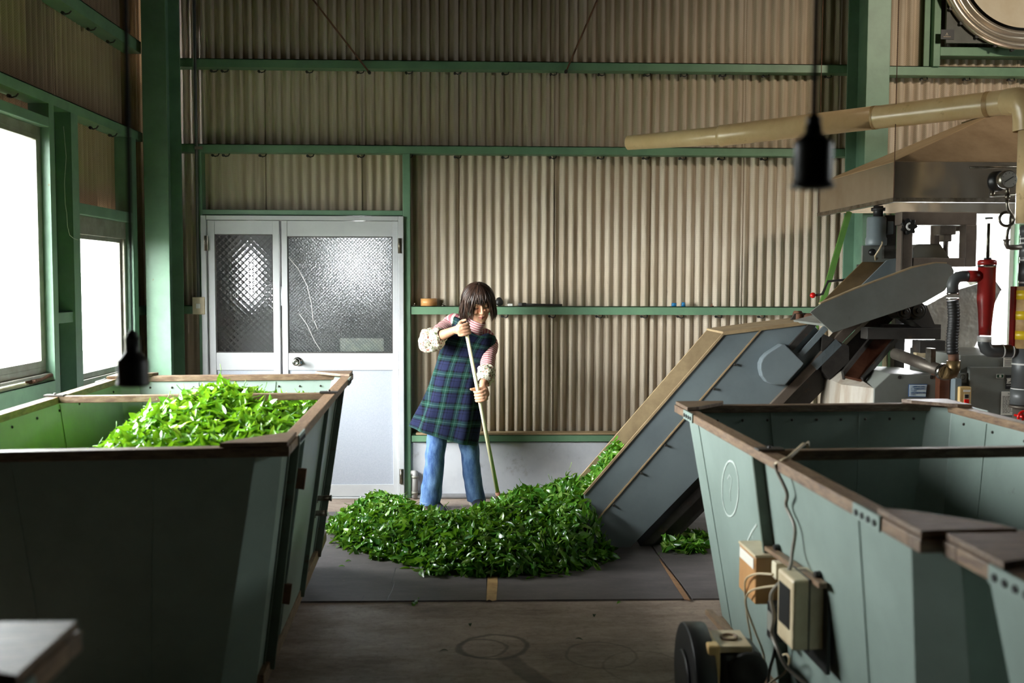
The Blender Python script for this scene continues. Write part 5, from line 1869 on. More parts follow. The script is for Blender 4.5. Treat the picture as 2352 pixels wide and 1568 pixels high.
lamp(306, 885, 1.9, 72, 'black bakelite lamp holder on a cord in front of the small left window', [(1.0, 0), (1.06, 0.08), (0.97, 0.2), (0.95, 0.35), (0.97, 1.45), (0.93, 1.62), (0.55, 2.02), (0.46, 2.15), (0.44, 2.9), (0.5, 2.95), (0.5, 3.08), (0.2, 3.1)])
lamp(1866, 432, 1.35, 96, 'black bakelite lamp holder on a cord in front of the beige pipe', [(1.0, 0), (1.06, 0.1), (0.96, 0.22), (0.9, 0.35), (0.92, 2.0), (0.9, 2.2), (0.6, 2.45), (0.42, 2.6), (0.38, 3.0), (0.3, 3.1)])

# ------------------------------------------------------------------ fittings on the right bin
n2 = (K2['top_o'][6] - K2['top_o'][7]).cross(K2['bot_o'][7] - K2['top_o'][7]).normalized()
if n2.x > 0:
    n2 = -n2
f0 = K2['top_o'][7]
ex2, ey2 = K2['ex'], K2['ey']
hop2 = [c for c in bin2.children if c.name.startswith('hopper')][0]
CHALK = mat('chalk', rgb(206, 214, 208), rgb(180, 194, 186), 40, rough=0.9)


def chalk(pts, r=0.0038):
    q = [atPlane(px, py, f0, n2) + n2 * 0.0025 for px, py in pts]
    m_ = MB().tube(q, r, 6)
    for i, v in enumerate(m_.v):      # chalk is a film, not a cord
        dd = (v - f0).dot(n2)
        m_.v[i] = v - n2 * (dd - 0.0012) * 0.8
    m_.build('chalk_mark', CHALK, hop2)


el2 = []
for i in range(25):
    w_ = 2 * PI * i / 24 - PI / 2 - 0.3
    el2.append((1678 + 19 * math.cos(w_) - 0.02 * math.sin(w_) * 20, 1122 + 64 * math.sin(w_)))
chalk(el2)
chalk([(1672, 1100), (1676, 1090), (1681, 1097), (1681, 1112), (1677, 1128), (1679, 1150)], 0.002)
chalk([(1739, 1204), (1728, 1220), (1716, 1246)])
chalk([(1729, 1230), (1731, 1248), (1735, 1268)], 0.0022)


def wbox(px, py, ln, out, h, nm, material, parent, lab=None, bev=0.004, off=0.0):
    p = atPlane(px, py, f0, n2) - ex2 * off
    c = p + ey2 * ln / 2 - ex2 * out / 2
    return MB().obox(c, ex2 * out / 2, ey2 * ln / 2, V((0, 0, h / 2))).build(nm, material, parent, lab, bevel=bev), p


pA = atPlane(1792, 1330, f0, n2)
bxA = thing('meter_box', 'beige meter box with a white label on the left face of the right bin', 'box', pA - V((0, 0, 0.08)), group='beige electric boxes on the right bin')
wbox(1792, 1333, 0.17, 0.078, 0.145, 'box_body', mat('tan_enamel', rgb(190, 142, 92), rgb(168, 122, 76), 5, rough=0.45), bxA, bev=0.005)
p = pA - ex2 * 0.0795 + ey2 * 0.085
MB().obox(p + V((0, 0, 0.045)), ex2 * 0.0012, ey2 * 0.07, V((0, 0, 0.016))).build('label', PAPER, bxA, 'white paper label')
MB().obox(pA + ey2 * 0.085 - ex2 * 0.04 + V((0, 0, 0.0715)), ex2 * 0.041, ey2 * 0.088, V((0, 0, 0.004))).build('box_lid', BEIGE, bxA, bevel=0.003)
pB = atPlane(1900, 1412, f0, n2)
bxB = thing('switch_gear', 'large grey-beige breaker box with a dark window on the right bin', 'box', pB - V((0, 0, 0.11)), group='beige electric boxes on the right bin')
wbox(1900, 1412, 0.125, 0.095, 0.19, 'box_body', BEIGE, bxB, bev=0.008)
MB().obox(pB + ey2 * 0.0625 - ex2 * 0.0955 + V((0, 0, 0.01)), ex2 * 0.002, ey2 * 0.042, V((0, 0, 0.055))).build('window', BLACK, bxB, 'dark window')
MB().obox(pB + ey2 * 0.0625 - ex2 * 0.05 + V((0, 0, 0)), ex2 * 0.002, ey2 * 0.0645, V((0, 0, 0.097))).build('lid_joint', STEEL, bxB)
MB().obox(pB + ey2 * 0.07 - ex2 * 0.006 + V((0, 0, -0.02)), ex2 * 0.005, ey2 * 0.1, V((0, 0, 0.13))).build('shadow_board', BLACK, bxB)  # black board mostly stands for the shadow behind the box
# wooden strip that carries the sockets
s0, s1 = atPlane(1779, 1256, f0, n2) + n2 * 0.02, atPlane(1908, 1342, f0, n2) + n2 * 0.02
stp = thing('batten', 'thin worn wooden batten screwed along the left face of the right bin', 'batten', lerp(s0, s1, 0.5))
MB().bar(s0, s1, 0.022, 0.014, up=(0, 0, 1)).build('strip', WOOD, stp)
for f in (0.12, 0.86):
    MB().cyl(lerp(s0, s1, f) + V((0, 0, 0.012)), lerp(s0, s1, f) - n2 * 0.016 + V((0, 0, 0.012)), 0.01, seg=10).build('fixing_screw', BLACK, stp)
for px, py, lab in ((1822, 1312, 'cream socket block on the right bin, the farther of two between the beige boxes'), (1845, 1334, 'cream socket block on the right bin, tucked against the breaker box')):
    p = atPlane(px, py, f0, n2)
    so = thing('socket_block', lab, 'socket', p - V((0, 0, 0.03)), group='socket blocks on the right bin')
    MB().obox(p - ex2 * 0.028 + ey2 * 0.02, ex2 * 0.024, ey2 * 0.02, V((0, 0, 0.024))).build('socket_body', mat('cream_plastic', rgb(222, 210, 182), rough=0.4), so, bevel=0.003)
    MB().obox(p - ex2 * 0.002 + ey2 * 0.02, ex2 * 0.003, ey2 * 0.024, V((0, 0, 0.028))).build('base_plate', BLACK, so)


def cord(pts, r, nm, material, lab, out=0.03, wig=0.0, cat='cord', extra=None):
    q = [atPlane(px, py, f0, n2) + n2 * (out if not isinstance(out, list) else out[i]) for i, (px, py) in enumerate(pts)]
    # smooth the run
    full = []
    for i in range(len(q) - 1):
        a, b, c_, d = q[max(i - 1, 0)], q[i], q[i + 1], q[min(i + 2, len(q) - 1)]
        for k_ in range(8):
            t = k_ / 8
            full.append(0.5 * ((2 * b) + (c_ - a) * t + (2 * a - 5 * b + 4 * c_ - d) * t * t + (3 * b - a - 3 * c_ + d) * t ** 3))
    full.append(q[-1])
    return MB().tube(full, r, 8).build(nm, material, extra, label=None if extra else lab, cat=None if extra else cat)


cord([(1848, 1268), (1826, 1190), (1813, 1100)][::-1][:0] or [(1808, 1062), (1812, 1085), (1824, 1130), (1818, 1160), (1838, 1210), (1844, 1262), (1860, 1305), (1852, 1350), (1862, 1400), (1856, 1440), (1872, 1480), (1880, 1520), (1896, 1568), (1905, 1600)],
     0.0052, 'power_cord', mat('shaded_cord', rgb(138, 130, 118), rgb(112, 104, 94), 14, rough=0.45), 'wavy cord, greyed for shade, running down over the rim and the front of the right bin', [0.035, 0.03, 0.02, 0.015, 0.015, 0.03, 0.06, 0.1, 0.105, 0.105, 0.105, 0.09, 0.05, 0.03])  # cord colour darkened to stand for the shade on it
top = atZ(1812, 1060, ZR + 0.004)
e = [atZ(1855, 1026, ZR + 0.02), atZ(1856, 1016, ZR + 0.025), atZ(1846, 1020, ZR + 0.025), atZ(1828, 1036, ZR + 0.012), atZ(1813, 1050, ZR + 0.009), atPlane(1808, 1062, f0, n2) + n2 * 0.034]
MB().tube(e, 0.0055, 8).build('cord_end', BEIGE, bpy.data.objects['power_cord'], 'curled cord end over the rim')
cord([(1818, 1312), (1798, 1308), (1780, 1318), (1776, 1345), (1772, 1400), (1768, 1470), (1764, 1530), (1775, 1580)], 0.0034, 'cream_flex', BEIGE, 'cream plug cord drooping from the farther socket block', [0.055, 0.08, 0.09, 0.09, 0.08, 0.06, 0.05, 0.05])
cord([(1842, 1336), (1808, 1340), (1790, 1352), (1786, 1380), (1792, 1440), (1798, 1500), (1790, 1560), (1800, 1600)], 0.0034, 'cream_flex', BEIGE, 'cream plug cord drooping from the nearer socket block', [0.055, 0.09, 0.1, 0.1, 0.08, 0.06, 0.05, 0.05])
cord([(1830, 1500), (1846, 1496), (1852, 1512), (1838, 1540), (1806, 1560), (1786, 1580)], 0.0034, 'cream_flex', BEIGE, 'short cream cord loop below the breaker box', 0.05)
cord([(1815, 1460), (1806, 1500), (1795, 1540), (1792, 1580)], 0.005, 'black_cord', BLACKRUB, 'black cord hanging between the plug cords', 0.04)
p = atPlane(1822, 1430, f0, n2)
ad = thing('plug_adapter', 'dark power adapter hanging behind the breaker box', 'adapter', p - V((0, 0, 0.06)))
MB().obox(p - ex2 * 0.04 + ey2 * 0.02, ex2 * 0.025, ey2 * 0.03, V((0, 0, 0.055))).build('adapter_body', BLACK, ad, bevel=0.004)
MB().obox(p - ex2 * 0.0655 + ey2 * 0.02, ex2 * 0.001, ey2 * 0.02, V((0, 0, 0.028))).build('adapter_label', ALU, ad)

# blower on the floor beside the right bin
YBl = 2.85
bw = thing('blower', 'black and tan blower standing on the floor beside the right bin', 'blower', V((0.75, YBl, 0)))
c = V((0.655, YBl + 0.1, 0.29))
MB().cyl(c - V((0.035, 0, 0)), c + V((0.03, 0, 0)), 0.17, seg=40).cyl(c - V((0.045, 0, 0)), c - V((0.035, 0, 0)), 0.09, seg=30).build('scroll_casing', BLACK, bw, bevel=0.01)
a, b = atY(1623, 1480, YBl), atY(1652, 1480, YBl)
MB().box((a.x, YBl - 0.02, 0.12), (b.x, YBl + 0.16, atY(1623, 1478, YBl).z)).build('flange_frame', BUFF, bw, 'tan flange frame', bevel=0.006)
zt_ = atY(1680, 1484, YBl).z
mo_ = MB()
mo_.box((b.x, YBl - 0.0, zt_ - 0.02), (atY(1728, 1480, YBl).x, YBl + 0.14, zt_)).build('top_plate', BEIGE, bw, bevel=0.003)
cc = V((atY(1688, 1478, YBl).x, YBl + 0.07, zt_))
MB().lathe([(0.02, 0.001), (0.026, 0.001), (0.026, 0.006), (0.02, 0.006), (0.02, 0.001)], cc, (0, 0, 1), 24, cap=False).build('top_hole', WOOD, bw)
MB().box((b.x, YBl - 0.01, 0.1), (atY(1755, 1500, YBl).x, YBl + 0.15, zt_ - 0.02)).build('blower_body', BLACK, bw, bevel=0.02)
MB().lathe([(0.03, 0), (0.055, 0.0), (0.058, 0.012), (0.05, 0.02), (0.02, 0.012)], V((atY(1715, 1540, YBl).x, YBl - 0.01, atY(1715, 1535, YBl).z)), (0, -1, 0), 30).build('inlet_ring', BLACKRUB, bw)
MB().box((0.64, YBl - 0.0, 0), (0.84, YBl + 0.15, 0.1)).build('foot', STEEL, bw, bevel=0.006)
a, b = atY(1627, 1404, YBl + 0.35), atY(1680, 1462, YBl + 0.1)
MB().bar(a, b, 0.022, 0.016).build('wooden_stick', WOOD, label='short worn wooden stick leaning on the blower', cat='stick')
# ------------------------------------------------------------------ the woman
random.seed(21)
Q = atY
feet = V((Q(1040, 1175, 6.5).x, 6.5, 0))
wo = thing('person', 'woman in plaid pinafore and striped jumper, bending over a pole behind the leaf heap', 'person', feet)

SKIN = NT('skin')
SKIN.set(Roughness=0.5)
SKIN.b.inputs['Subsurface Weight'].default_value = 0.12
SKIN.b.inputs['Subsurface Radius'].default_value = (0.01, 0.004, 0.002)
SKIN.l(SKIN.mix(SKIN.ramp(SKIN.noise(SKIN.coord(), 28, 4), 0.35, 0.7), rgb(222, 172, 140), rgb(204, 148, 118)), SKIN.b.inputs['Base Color'])
SKIN.bump(SKIN.noise(SKIN.coord(), 140, 3), 0.12, 0.002)
SKIN = SKIN.m
LIPS = mat('lips', rgb(176, 104, 92), rough=0.45)


def vnode(name, axis, stops, period):
    pass


def bands(t, uvout, period, stops):
    nd = t.n('ShaderNodeValToRGB')
    nd.color_ramp.interpolation = 'LINEAR'
    el = nd.color_ramp.elements
    while len(el) > 1:
        el.remove(el[-1])
    el[0].position, el[0].color = stops[0]
    for p, c in stops[1:]:
        e_ = el.new(p)
        e_.color = c
    t.l(t.math('FRACT', t.math('ADD', t.math('DIVIDE', uvout, period), 100.0)), nd.inputs[0])
    return nd.outputs[0]


def uvsep(t):
    uv = t.n('ShaderNodeUVMap')
    uv.uv_map = 'uv'
    s = t.n('ShaderNodeSeparateXYZ')
    t.l(uv.outputs[0], s.inputs[0])
    return s


def tartan():
    t = NT('plaid_wool')
    s = uvsep(t)
    nv, bk, gr, lg = rgb(38, 43, 76), rgb(16, 18, 24), rgb(36, 74, 64), rgb(92, 132, 118)
    st_ = [(0.0, nv), (0.2, nv), (0.22, bk), (0.30, bk), (0.32, gr), (0.44, gr), (0.45, lg), (0.475, lg), (0.485, gr), (0.6, gr), (0.62, bk), (0.70, bk), (0.72, nv), (0.84, nv), (0.85, bk), (0.875, bk), (0.885, nv), (1.0, nv)]
    c = t.mix(0.5, bands(t, s.outputs[0], 0.105, st_), bands(t, s.outputs[1], 0.105, st_))
    c = t.mix(t.math('MULTIPLY', t.ramp(t.noise(t.coord(), 40, 4), 0.4, 0.7), 0.25), c, bk)
    t.l(c, t.b.inputs['Base Color'])
    t.set(Roughness=0.9)
    t.b.inputs['Specular IOR Level'].default_value = 0.2
    t.bump(t.noise(t.coord(), 380, 2), 0.2, 0.002)
    return t.m


def stripes():
    t = NT('striped_jersey')
    s = uvsep(t)
    a, b = rgb(192, 112, 122), rgb(236, 216, 206)
    c = bands(t, s.outputs[1], 0.0145, [(0.0, a), (0.52, a), (0.58, b), (0.94, b), (1.0, a)])
    t.l(c, t.b.inputs['Base Color'])
    t.set(Roughness=0.85)
    return t.m


def floral():
    t = NT('floral_cotton')
    o = t.coord()
    v = t.n('ShaderNodeTexVoronoi')
    v.inputs['Scale'].default_value = 88
    wn = t.n('ShaderNodeTexNoise')
    wn.inputs['Scale'].default_value = 130
    t.l(o, wn.inputs['Vector'])
    vm = t.n('ShaderNodeMixRGB', blend_type='LINEAR_LIGHT')
    vm.inputs[0].default_value = 0.012
    t.l(o, vm.inputs[1])
    t.l(wn.outputs['Color'], vm.inputs[2])
    t.l(vm.outputs[0], v.inputs['Vector'])
    sp = t.n('ShaderNodeSeparateColor')
    t.l(v.outputs['Color'], sp.inputs[0])
    f = t.ramp(v.outputs['Distance'], 0.55, 0.42)
    col = t.mix(t.ramp(sp.outputs[0], 0.45, 0.5), rgb(178, 76, 62), rgb(92, 104, 62))
    col = t.mix(t.ramp(sp.outputs[1], 0.72, 0.75), col, rgb(120, 82, 46))
    f = t.math('MULTIPLY', f, t.ramp(sp.outputs[2], 0.3, 0.35))
    t.l(t.mix(f, rgb(238, 230, 208), col), t.b.inputs['Base Color'])
    t.set(Roughness=0.85)
    return t.m


def denim():
    t = NT('denim')
    o = t.coord()
    a = t.ramp(t.noise(t.coord('Object', (3, 3, 1)), 7, 5, 0.65), 0.35, 0.68)
    c = t.mix(a, rgb(58, 92, 146), rgb(124, 160, 206))
    c = t.mix(t.math('MULTIPLY', t.ramp(t.noise(o, 260, 2), 0.4, 0.7), 0.25), c, rgb(36, 58, 98))
    t.l(c, t.b.inputs['Base Color'])
    t.set(Roughness=0.85)
    t.bump(t.noise(t.coord('Object', (2, 2, 1)), 22, 4), 0.5, 0.012)
    return t.m


TARTAN, STRIPES, FLORAL, DENIM = tartan(), stripes(), floral(), denim()
HAIRM = NT('dark_hair')
hg = HAIRM.n('ShaderNodeNewGeometry')
HAIRM.l(HAIRM.mix(HAIRM.ramp(hg.outputs['Random Per Island'], 0.3, 1.0), rgb(34, 24, 20), rgb(78, 54, 42)), HAIRM.b.inputs['Base Color'])
HAIRM.set(Roughness=0.38)
HAIRM = HAIRM.m


def catmull(q, n=6):
    out = []
    for i in range(len(q) - 1):
        a, b, c, d = q[max(i - 1, 0)], q[i], q[i + 1], q[min(i + 2, len(q) - 1)]
        for k_ in range(n):
            t = k_ / n
            out.append(0.5 * ((b * 2) + (c - a) * t + (a * 2 - b * 5 + c * 4 - d) * t * t + (b * 3 - a - c * 3 + d) * t ** 3))
    out.append(q[-1])
    return out


def limb(mb, pts, rad, n=6, seg=18, flat=1.0):
    """tapering limb through joints"""
    p = catmull([V(x) for x in pts], n)
    r = [x.x for x in catmull([V((r_, 0, 0)) for r_ in rad], n)]
    mb.tube(p, r, seg)
    mb.ball(p[0], r[0], 14, 10)
    mb.ball(p[-1], r[-1], 14, 10)


# ---- joints (pixels of the photograph at each joint's own depth)
NECK0, NECK1 = Q(1086, 768, 6.44), Q(1096, 728, 6.40)
SH_R, EL_R, WR_R = Q(1033, 750, 6.48), Q(986, 782, 6.30), Q(1046, 757, 6.17)
SH_L, EL_L, WR_L = Q(1124, 788, 6.47), Q(1118, 848, 6.36), Q(1109, 886, 6.23)
PEL, CHEST = Q(1035, 955, 6.53), Q(1072, 815, 6.46)
POLE_T, POLE_B = Q(1067.5, 742, 6.12), Q(1147, 1152, 6.22)
pd = (POLE_B - POLE_T).normalized()

b = MB()
limb(b, [Q(1036, 985, 6.54), PEL, Q(1052, 890, 6.50), CHEST, Q(1084, 770, 6.45)], [0.075, 0.085, 0.075, 0.08, 0.06])
limb(b, [NECK0, NECK1], [0.05, 0.046])
limb(b, [Q(1084, 772, 6.45), SH_R, lerp(SH_R, EL_R, 0.5), EL_R, lerp(EL_R, WR_R, 0.45), WR_R], [0.05, 0.05, 0.042, 0.036, 0.033, 0.023])
limb(b, [Q(1084, 772, 6.45), SH_L, lerp(SH_L, EL_L, 0.5), EL_L, lerp(EL_L, WR_L, 0.45), WR_L], [0.05, 0.05, 0.042, 0.036, 0.033, 0.023])
limb(b, [Q(1012, 965, 6.53), Q(1000, 1062, 6.48), Q(991, 1150, 6.47)], [0.052, 0.042, 0.033])
limb(b, [Q(1066, 965, 6.55), Q(1084, 1062, 6.55), Q(1093, 1142, 6.60)], [0.052, 0.042, 0.033])

# head, in its own frame: f faces forward, u up, s to her left (right in the picture)
HC = Q(1099, 694, 6.385)
yw, pt_ = math.radians(16), math.radians(27)
f = V((math.sin(yw) * math.cos(pt_), -math.cos(yw) * math.cos(pt_), -math.sin(pt_))).normalized()
u = (V((0, 0, 1)) - f * f.z).normalized()
u = Quaternion(f, math.radians(7)) @ u
if u.x < 0:
    pass
s = u.cross(f).normalized()
if s.x < 0:
    s = -s
HS = 1.06


def hp(x, y, z):
    """x to her left, y forward, z up (metres)"""
    return HC + (s * x + f * y + u * z) * HS


prof = [(-0.112, 0.012, 0.060, 0.030), (-0.108, 0.026, 0.070, 0.02), (-0.098, 0.038, 0.078, -0.005), (-0.08, 0.050, 0.081, -0.035), (-0.06, 0.058, 0.080, -0.058), (-0.035, 0.064, 0.079, -0.075), (-0.01, 0.068, 0.076, -0.085),
        (0.012, 0.070, 0.075, -0.09), (0.035, 0.071, 0.080, -0.092), (0.058, 0.068, 0.076, -0.088), (0.08, 0.058, 0.062, -0.074), (0.095, 0.043, 0.044, -0.055), (0.106, 0.02, 0.02, -0.028)]
rg = []
for z, w_, fr, bk in prof:
    ring = []
    for i in range(24):
        a = 2 * PI * i / 24
        cx, sy = math.cos(a), math.sin(a)
        yy = (fr + bk) / 2 + (fr - bk) / 2 * (abs(sy) ** 0.85) * (1 if sy > 0 else -1)
        ring.append(hp(w_ * (abs(cx) ** 0.9) * (1 if cx > 0 else -1), yy, z))
    rg.append(ring)
b.rings(rg, smooth=True)
# nose, cheeks, lids, lips, chin, ears
b.tube([hp(0, 0.078, 0.022), hp(0, 0.088, 0.0), hp(0, 0.099, -0.020), hp(0, 0.094, -0.030)], [0.006, 0.008, 0.0115, 0.009], 12)
for sx in (-1, 1):
    b.ball(hp(sx * 0.0115, 0.088, -0.027), 0.0082, 10, 8)
    b.ball(hp(sx * 0.036, 0.060, -0.022), 0.026, 12, 8)
    b.ball(hp(sx * 0.031, 0.066, 0.010), 0.0135, 12, 8)
    b.ball(hp(sx * 0.030, 0.069, 0.030), 0.0105, 10, 8)
    b.tube([hp(sx * 0.073, -0.005, 0.018), hp(sx * 0.080, -0.014, 0.006), hp(sx * 0.077, -0.010, -0.022), hp(sx * 0.072, -0.002, -0.03)], [0.006, 0.009, 0.008, 0.006], 10)
b.tube([hp(-0.023, 0.074, -0.057), hp(0, 0.0845, -0.054), hp(0.023, 0.074, -0.057)], [0.004, 0.0068, 0.004], 10)
b.tube([hp(-0.02, 0.074, -0.064), hp(0, 0.083, -0.066), hp(0.02, 0.074, -0.064)], [0.004, 0.0068, 0.004], 10)
b.ball(hp(0, 0.066, -0.098), 0.017, 12, 8)

# hands: fingers wrap round the pole
pa, pb_ = orth(pd)
side_x = (V((1, 0, 0)) - pd * pd.x).normalized()       # to the right across the pole
side_f = (V((0, -1, 0)) - pd * V((0, -1, 0)).dot(pd)).normalized()   # towards the viewer


def wrap(c, ang, r):
    a = math.radians(ang)
    return c + (side_x * math.cos(a) + side_f * math.sin(a)) * r


# right hand: closed on the top of the pole, backs of the fingers to the viewer
TOPH = POLE_T + pd * 0.002
kn = []
for i, (off, L_) in enumerate(((0.000, 1.0), (0.020, 1.08), (0.040, 1.03), (0.058, 0.85))):
    c = TOPH + pd * (off + 0.004)
    r0 = 0.0235
    pts = [wrap(c, 172, 0.047), wrap(c, 132, 0.038 + 0.002 * (i in (1, 2))), wrap(c, 92, 0.0275), wrap(c, 40, r0), wrap(c, -8, r0 - 0.001), wrap(c, -48 * L_, r0 - 0.002)]
    limb(b, pts, [0.0095, 0.0108, 0.0092, 0.009, 0.0078, 0.0066], 4, 12)
    kn.append(pts[1])
pm = wrap(TOPH + pd * 0.03, 160, 0.038)
limb(b, [WR_R, lerp(WR_R, pm, 0.45) + side_f * 0.004, pm + side_f * 0.002], [0.023, 0.028, 0.027], 6, 16)
b.ball(wrap(TOPH + pd * 0.016, 155, 0.038), 0.021, 12, 8).ball(wrap(TOPH + pd * 0.044, 155, 0.038), 0.021, 12, 8)
tb = TOPH + pd * 0.02
limb(b, [wrap(tb, 195, 0.044), wrap(TOPH - pd * 0.006, 205, 0.034), wrap(TOPH - pd * 0.016, 235, 0.024), wrap(TOPH - pd * 0.020, 320, 0.012)], [0.013, 0.0115, 0.0098, 0.0075], 4, 12)
# left hand: lower grip, thumb along the left of the pole
LH = POLE_T + pd * ((Q(1099, 904, 6.15) - POLE_T).dot(pd))
for i, (off, L_) in enumerate(((-0.014, 0.95), (0.006, 1.08), (0.025, 1.05), (0.042, 0.85))):
    c = LH + pd * off
    pts = [wrap(c, 10, 0.046), wrap(c, 48, 0.038), wrap(c, 88, 0.0285), wrap(c, 135, 0.0235), wrap(c, 180, 0.0225), wrap(c, 180 + 45 * L_, 0.0215)]
    limb(b, pts, [0.0095, 0.0106, 0.0092, 0.0088, 0.0078, 0.0066], 4, 12)
pm = wrap(LH + pd * 0.012, 0, 0.042)
limb(b, [WR_L, lerp(WR_L, pm, 0.5), pm], [0.023, 0.027, 0.026], 6, 16)
b.ball(wrap(LH, 20, 0.038), 0.02, 12, 8).ball(wrap(LH + pd * 0.03, 20, 0.038), 0.02, 12, 8)
limb(b, [wrap(LH - pd * 0.004, -20, 0.044), wrap(LH - pd * 0.022, -75, 0.034), wrap(LH - pd * 0.030, -150, 0.027), wrap(LH - pd * 0.032, -182, 0.032), wrap(LH - pd * 0.036, -186, 0.041)], [0.013, 0.0115, 0.0098, 0.009, 0.0075], 4, 12)

body = b.build('body', [SKIN, LIPS], wo, fix=True)
rm = body.modifiers.new('remesh', 'REMESH')
rm.mode = 'VOXEL'
rm.voxel_size = 0.0036
smo = body.modifiers.new('smooth', 'SMOOTH')
smo.factor = 0.5
smo.iterations = 2
bpy.context.view_layer.update()
dg = bpy.context.evaluated_depsgraph_get()
nm_ = bpy.data.meshes.new_from_object(body.evaluated_get(dg))
body.modifiers.clear()
body.data = nm_
nm_.materials.clear()
nm_.materials.append(SKIN)
nm_.materials.append(LIPS)
o0 = ORG[wo.name]
for p in nm_.polygons:
    p.use_smooth = True
    d = (p.center + o0 - HC) / HS
    x, y, z = d.dot(s), d.dot(f), d.dot(u)
    p.material_index = 1 if (abs(x) < 0.0195 and y > 0.074 and -0.0675 + abs(x) * 0.25 < z < -0.0515 - abs(x) * 0.2) else 0

# eyebrows and lash lines are hair
for sx in (-1, 1):
    MB().tube([hp(sx * 0.014, 0.0815, 0.034), hp(sx * 0.03, 0.081, 0.0385), hp(sx * 0.048, 0.068, 0.034)], [0.0022, 0.0028, 0.0016], 6).build('eyebrow', HAIRM, wo)
    MB().tube([hp(sx * 0.018, 0.0765, 0.005), hp(sx * 0.025, 0.081, 0.0018), hp(sx * 0.033, 0.0815, 0.0015), hp(sx * 0.041, 0.0775, 0.004), hp(sx * 0.046, 0.073, 0.007)], [0.0012, 0.0022, 0.0024, 0.002, 0.001], 6).build('eyelash', BLACK, wo)

# ---- hair: a chin-length bob with a fringe
hb = MB()
rg = []
for z, wd, fr, bk in [(-0.075, 0.074, -0.02, -0.10), (-0.04, 0.084, -0.01, -0.112), (0.0, 0.087, 0.0, -0.117), (0.03, 0.088, 0.03, -0.118), (0.05, 0.086, 0.088, -0.113), (0.075, 0.078, 0.084, -0.10), (0.098, 0.060, 0.066, -0.078), (0.113, 0.034, 0.036, -0.045), (0.119, 0.008, 0.005, -0.015)]:
    rg.append([hp(0.95 * wd * math.cos(2 * PI * i / 28), (fr + bk) / 2 + 0.95 * (fr - bk) / 2 * math.sin(2 * PI * i / 28), z * 0.97) for i in range(28)])
hb.rings(rg)
down = V((0, 0, -1))
for i in range(760):
    az = random.uniform(-180, 180)       # 0 = face
    a = math.radians(az)
    aa = abs(az)
    if aa < 36:
        zend = random.uniform(0.020, 0.048)
    elif aa < 60:
        zend = random.uniform(-0.085, -0.02)
    else:
        zend = random.uniform(-0.115, -0.075)
    rx, ry, rz = 0.089, 0.103, 0.112
    path = []
    k0 = random.uniform(-0.45, 0.45)
    puff = random.uniform(0.97, 1.13)
    n_ = 9
    for k_ in range(n_):
        t = k_ / (n_ - 1)
        z = 0.1187 + (zend - 0.1187) * (t ** 1.25)
        if z > 0:
            rr = math.sqrt(max(0.0, 1 - (z / 0.119) ** 2))
        else:
            rr = 1.0 + 0.10 * math.sin(min(1, -z / 0.115) * PI * 0.75) - 0.16 * max(0, (-z - 0.075) / 0.04)
        ang = a + k0 * (1 - t) * 0.8
        tz = t * t * 0.012
        path.append(hp(rx * rr * math.sin(ang) * puff + tz * math.sin(i * 2.3 + 4 * t), -0.008 + ry * rr * math.cos(ang) * puff * (0.93 if aa < 60 else 1) + tz * math.cos(i * 1.7 + 3 * t) * (0.4 if aa < 40 else 1), z))
    # below the cheeks the ends hang straight down
    if aa >= 36:
        for k_ in range(5, n_):
            path[k_] = path[k_] + (down * 0.010 + f * 0.004) * (k_ - 4) / 4.0
    r0 = random.uniform(0.003, 0.0062)
    hb.tube(catmull(path, 2), [r0 * (0.75 + 0.25 * math.sin(PI * min(1, j / 12))) * (1 if j < 11 else max(0.12, 1 - (j - 10) / 6.5)) for j in range(2 * (n_ - 1) + 1)], 5)
hb.build('hair', HAIRM, wo, 'dark brown chin-length bob', fix=False)


# ---- clothes: lofts that carry their own cloth coordinates
def loft(rings_, uvs, mb=None):
    mb = mb or MB()
    if mb.uv is None:
        mb.uv = []
    m = len(rings_[0])
    mb.add([p for r in rings_ for p in r], [(i * m + k_, i * m + k_ + 1, (i + 1) * m + k_ + 1, (i + 1) * m + k_) for i in range(len(rings_) - 1) for k_ in range(m - 1)], True)
    mb.uv.extend(uvs)
    return mb


def sleeve(pts, rad, n=7, seg=20, wr=0.0, v0=0.0, mb=None, ell=1.0):
    p = catmull([V(x) for x in pts], n)
    r = [x.x for x in catmull([V((q, 0, 0)) for q in rad], n)]
    rings_, uvs = [], []
    a = None
    ln = v0
    for i in range(len(p)):
        t = (p[min(i + 1, len(p) - 1)] - p[max(i - 1, 0)]).normalized()
        if i:
            ln += (p[i] - p[i - 1]).length
        a = orth(t)[0] if a is None else (a - t * a.dot(t)).normalized()
        c = t.cross(a)
        ring = []
        for k_ in range(seg + 1):
            w_ = 2 * PI * k_ / seg
            d = a * math.cos(w_) + c * math.sin(w_) * ell
            rr = r[i] * (1 + wr * noise.noise(V((math.cos(w_) * 1.6, math.sin(w_) * 1.6, ln * 34))))
            ring.append(p[i] + d * rr)
            uvs.append((w_ * 0.05, ln))
        rings_.append(ring)
    return loft(rings_, uvs, mb)


# jumper
jm = sleeve([Q(1084, 772, 6.45), Q(1050, 742, 6.47), SH_R, lerp(SH_R, EL_R, 0.5), EL_R + V((0, 0, 0)), lerp(EL_R, WR_R, 0.28)], [0.058, 0.062, 0.060, 0.055, 0.050, 0.046], wr=0.16)
sleeve([Q(1084, 772, 6.45), Q(1112, 775, 6.47), SH_L, lerp(SH_L, EL_L, 0.5), EL_L, lerp(EL_L, WR_L, 0.28)], [0.056, 0.058, 0.056, 0.050, 0.044, 0.042], wr=0.12, mb=jm)
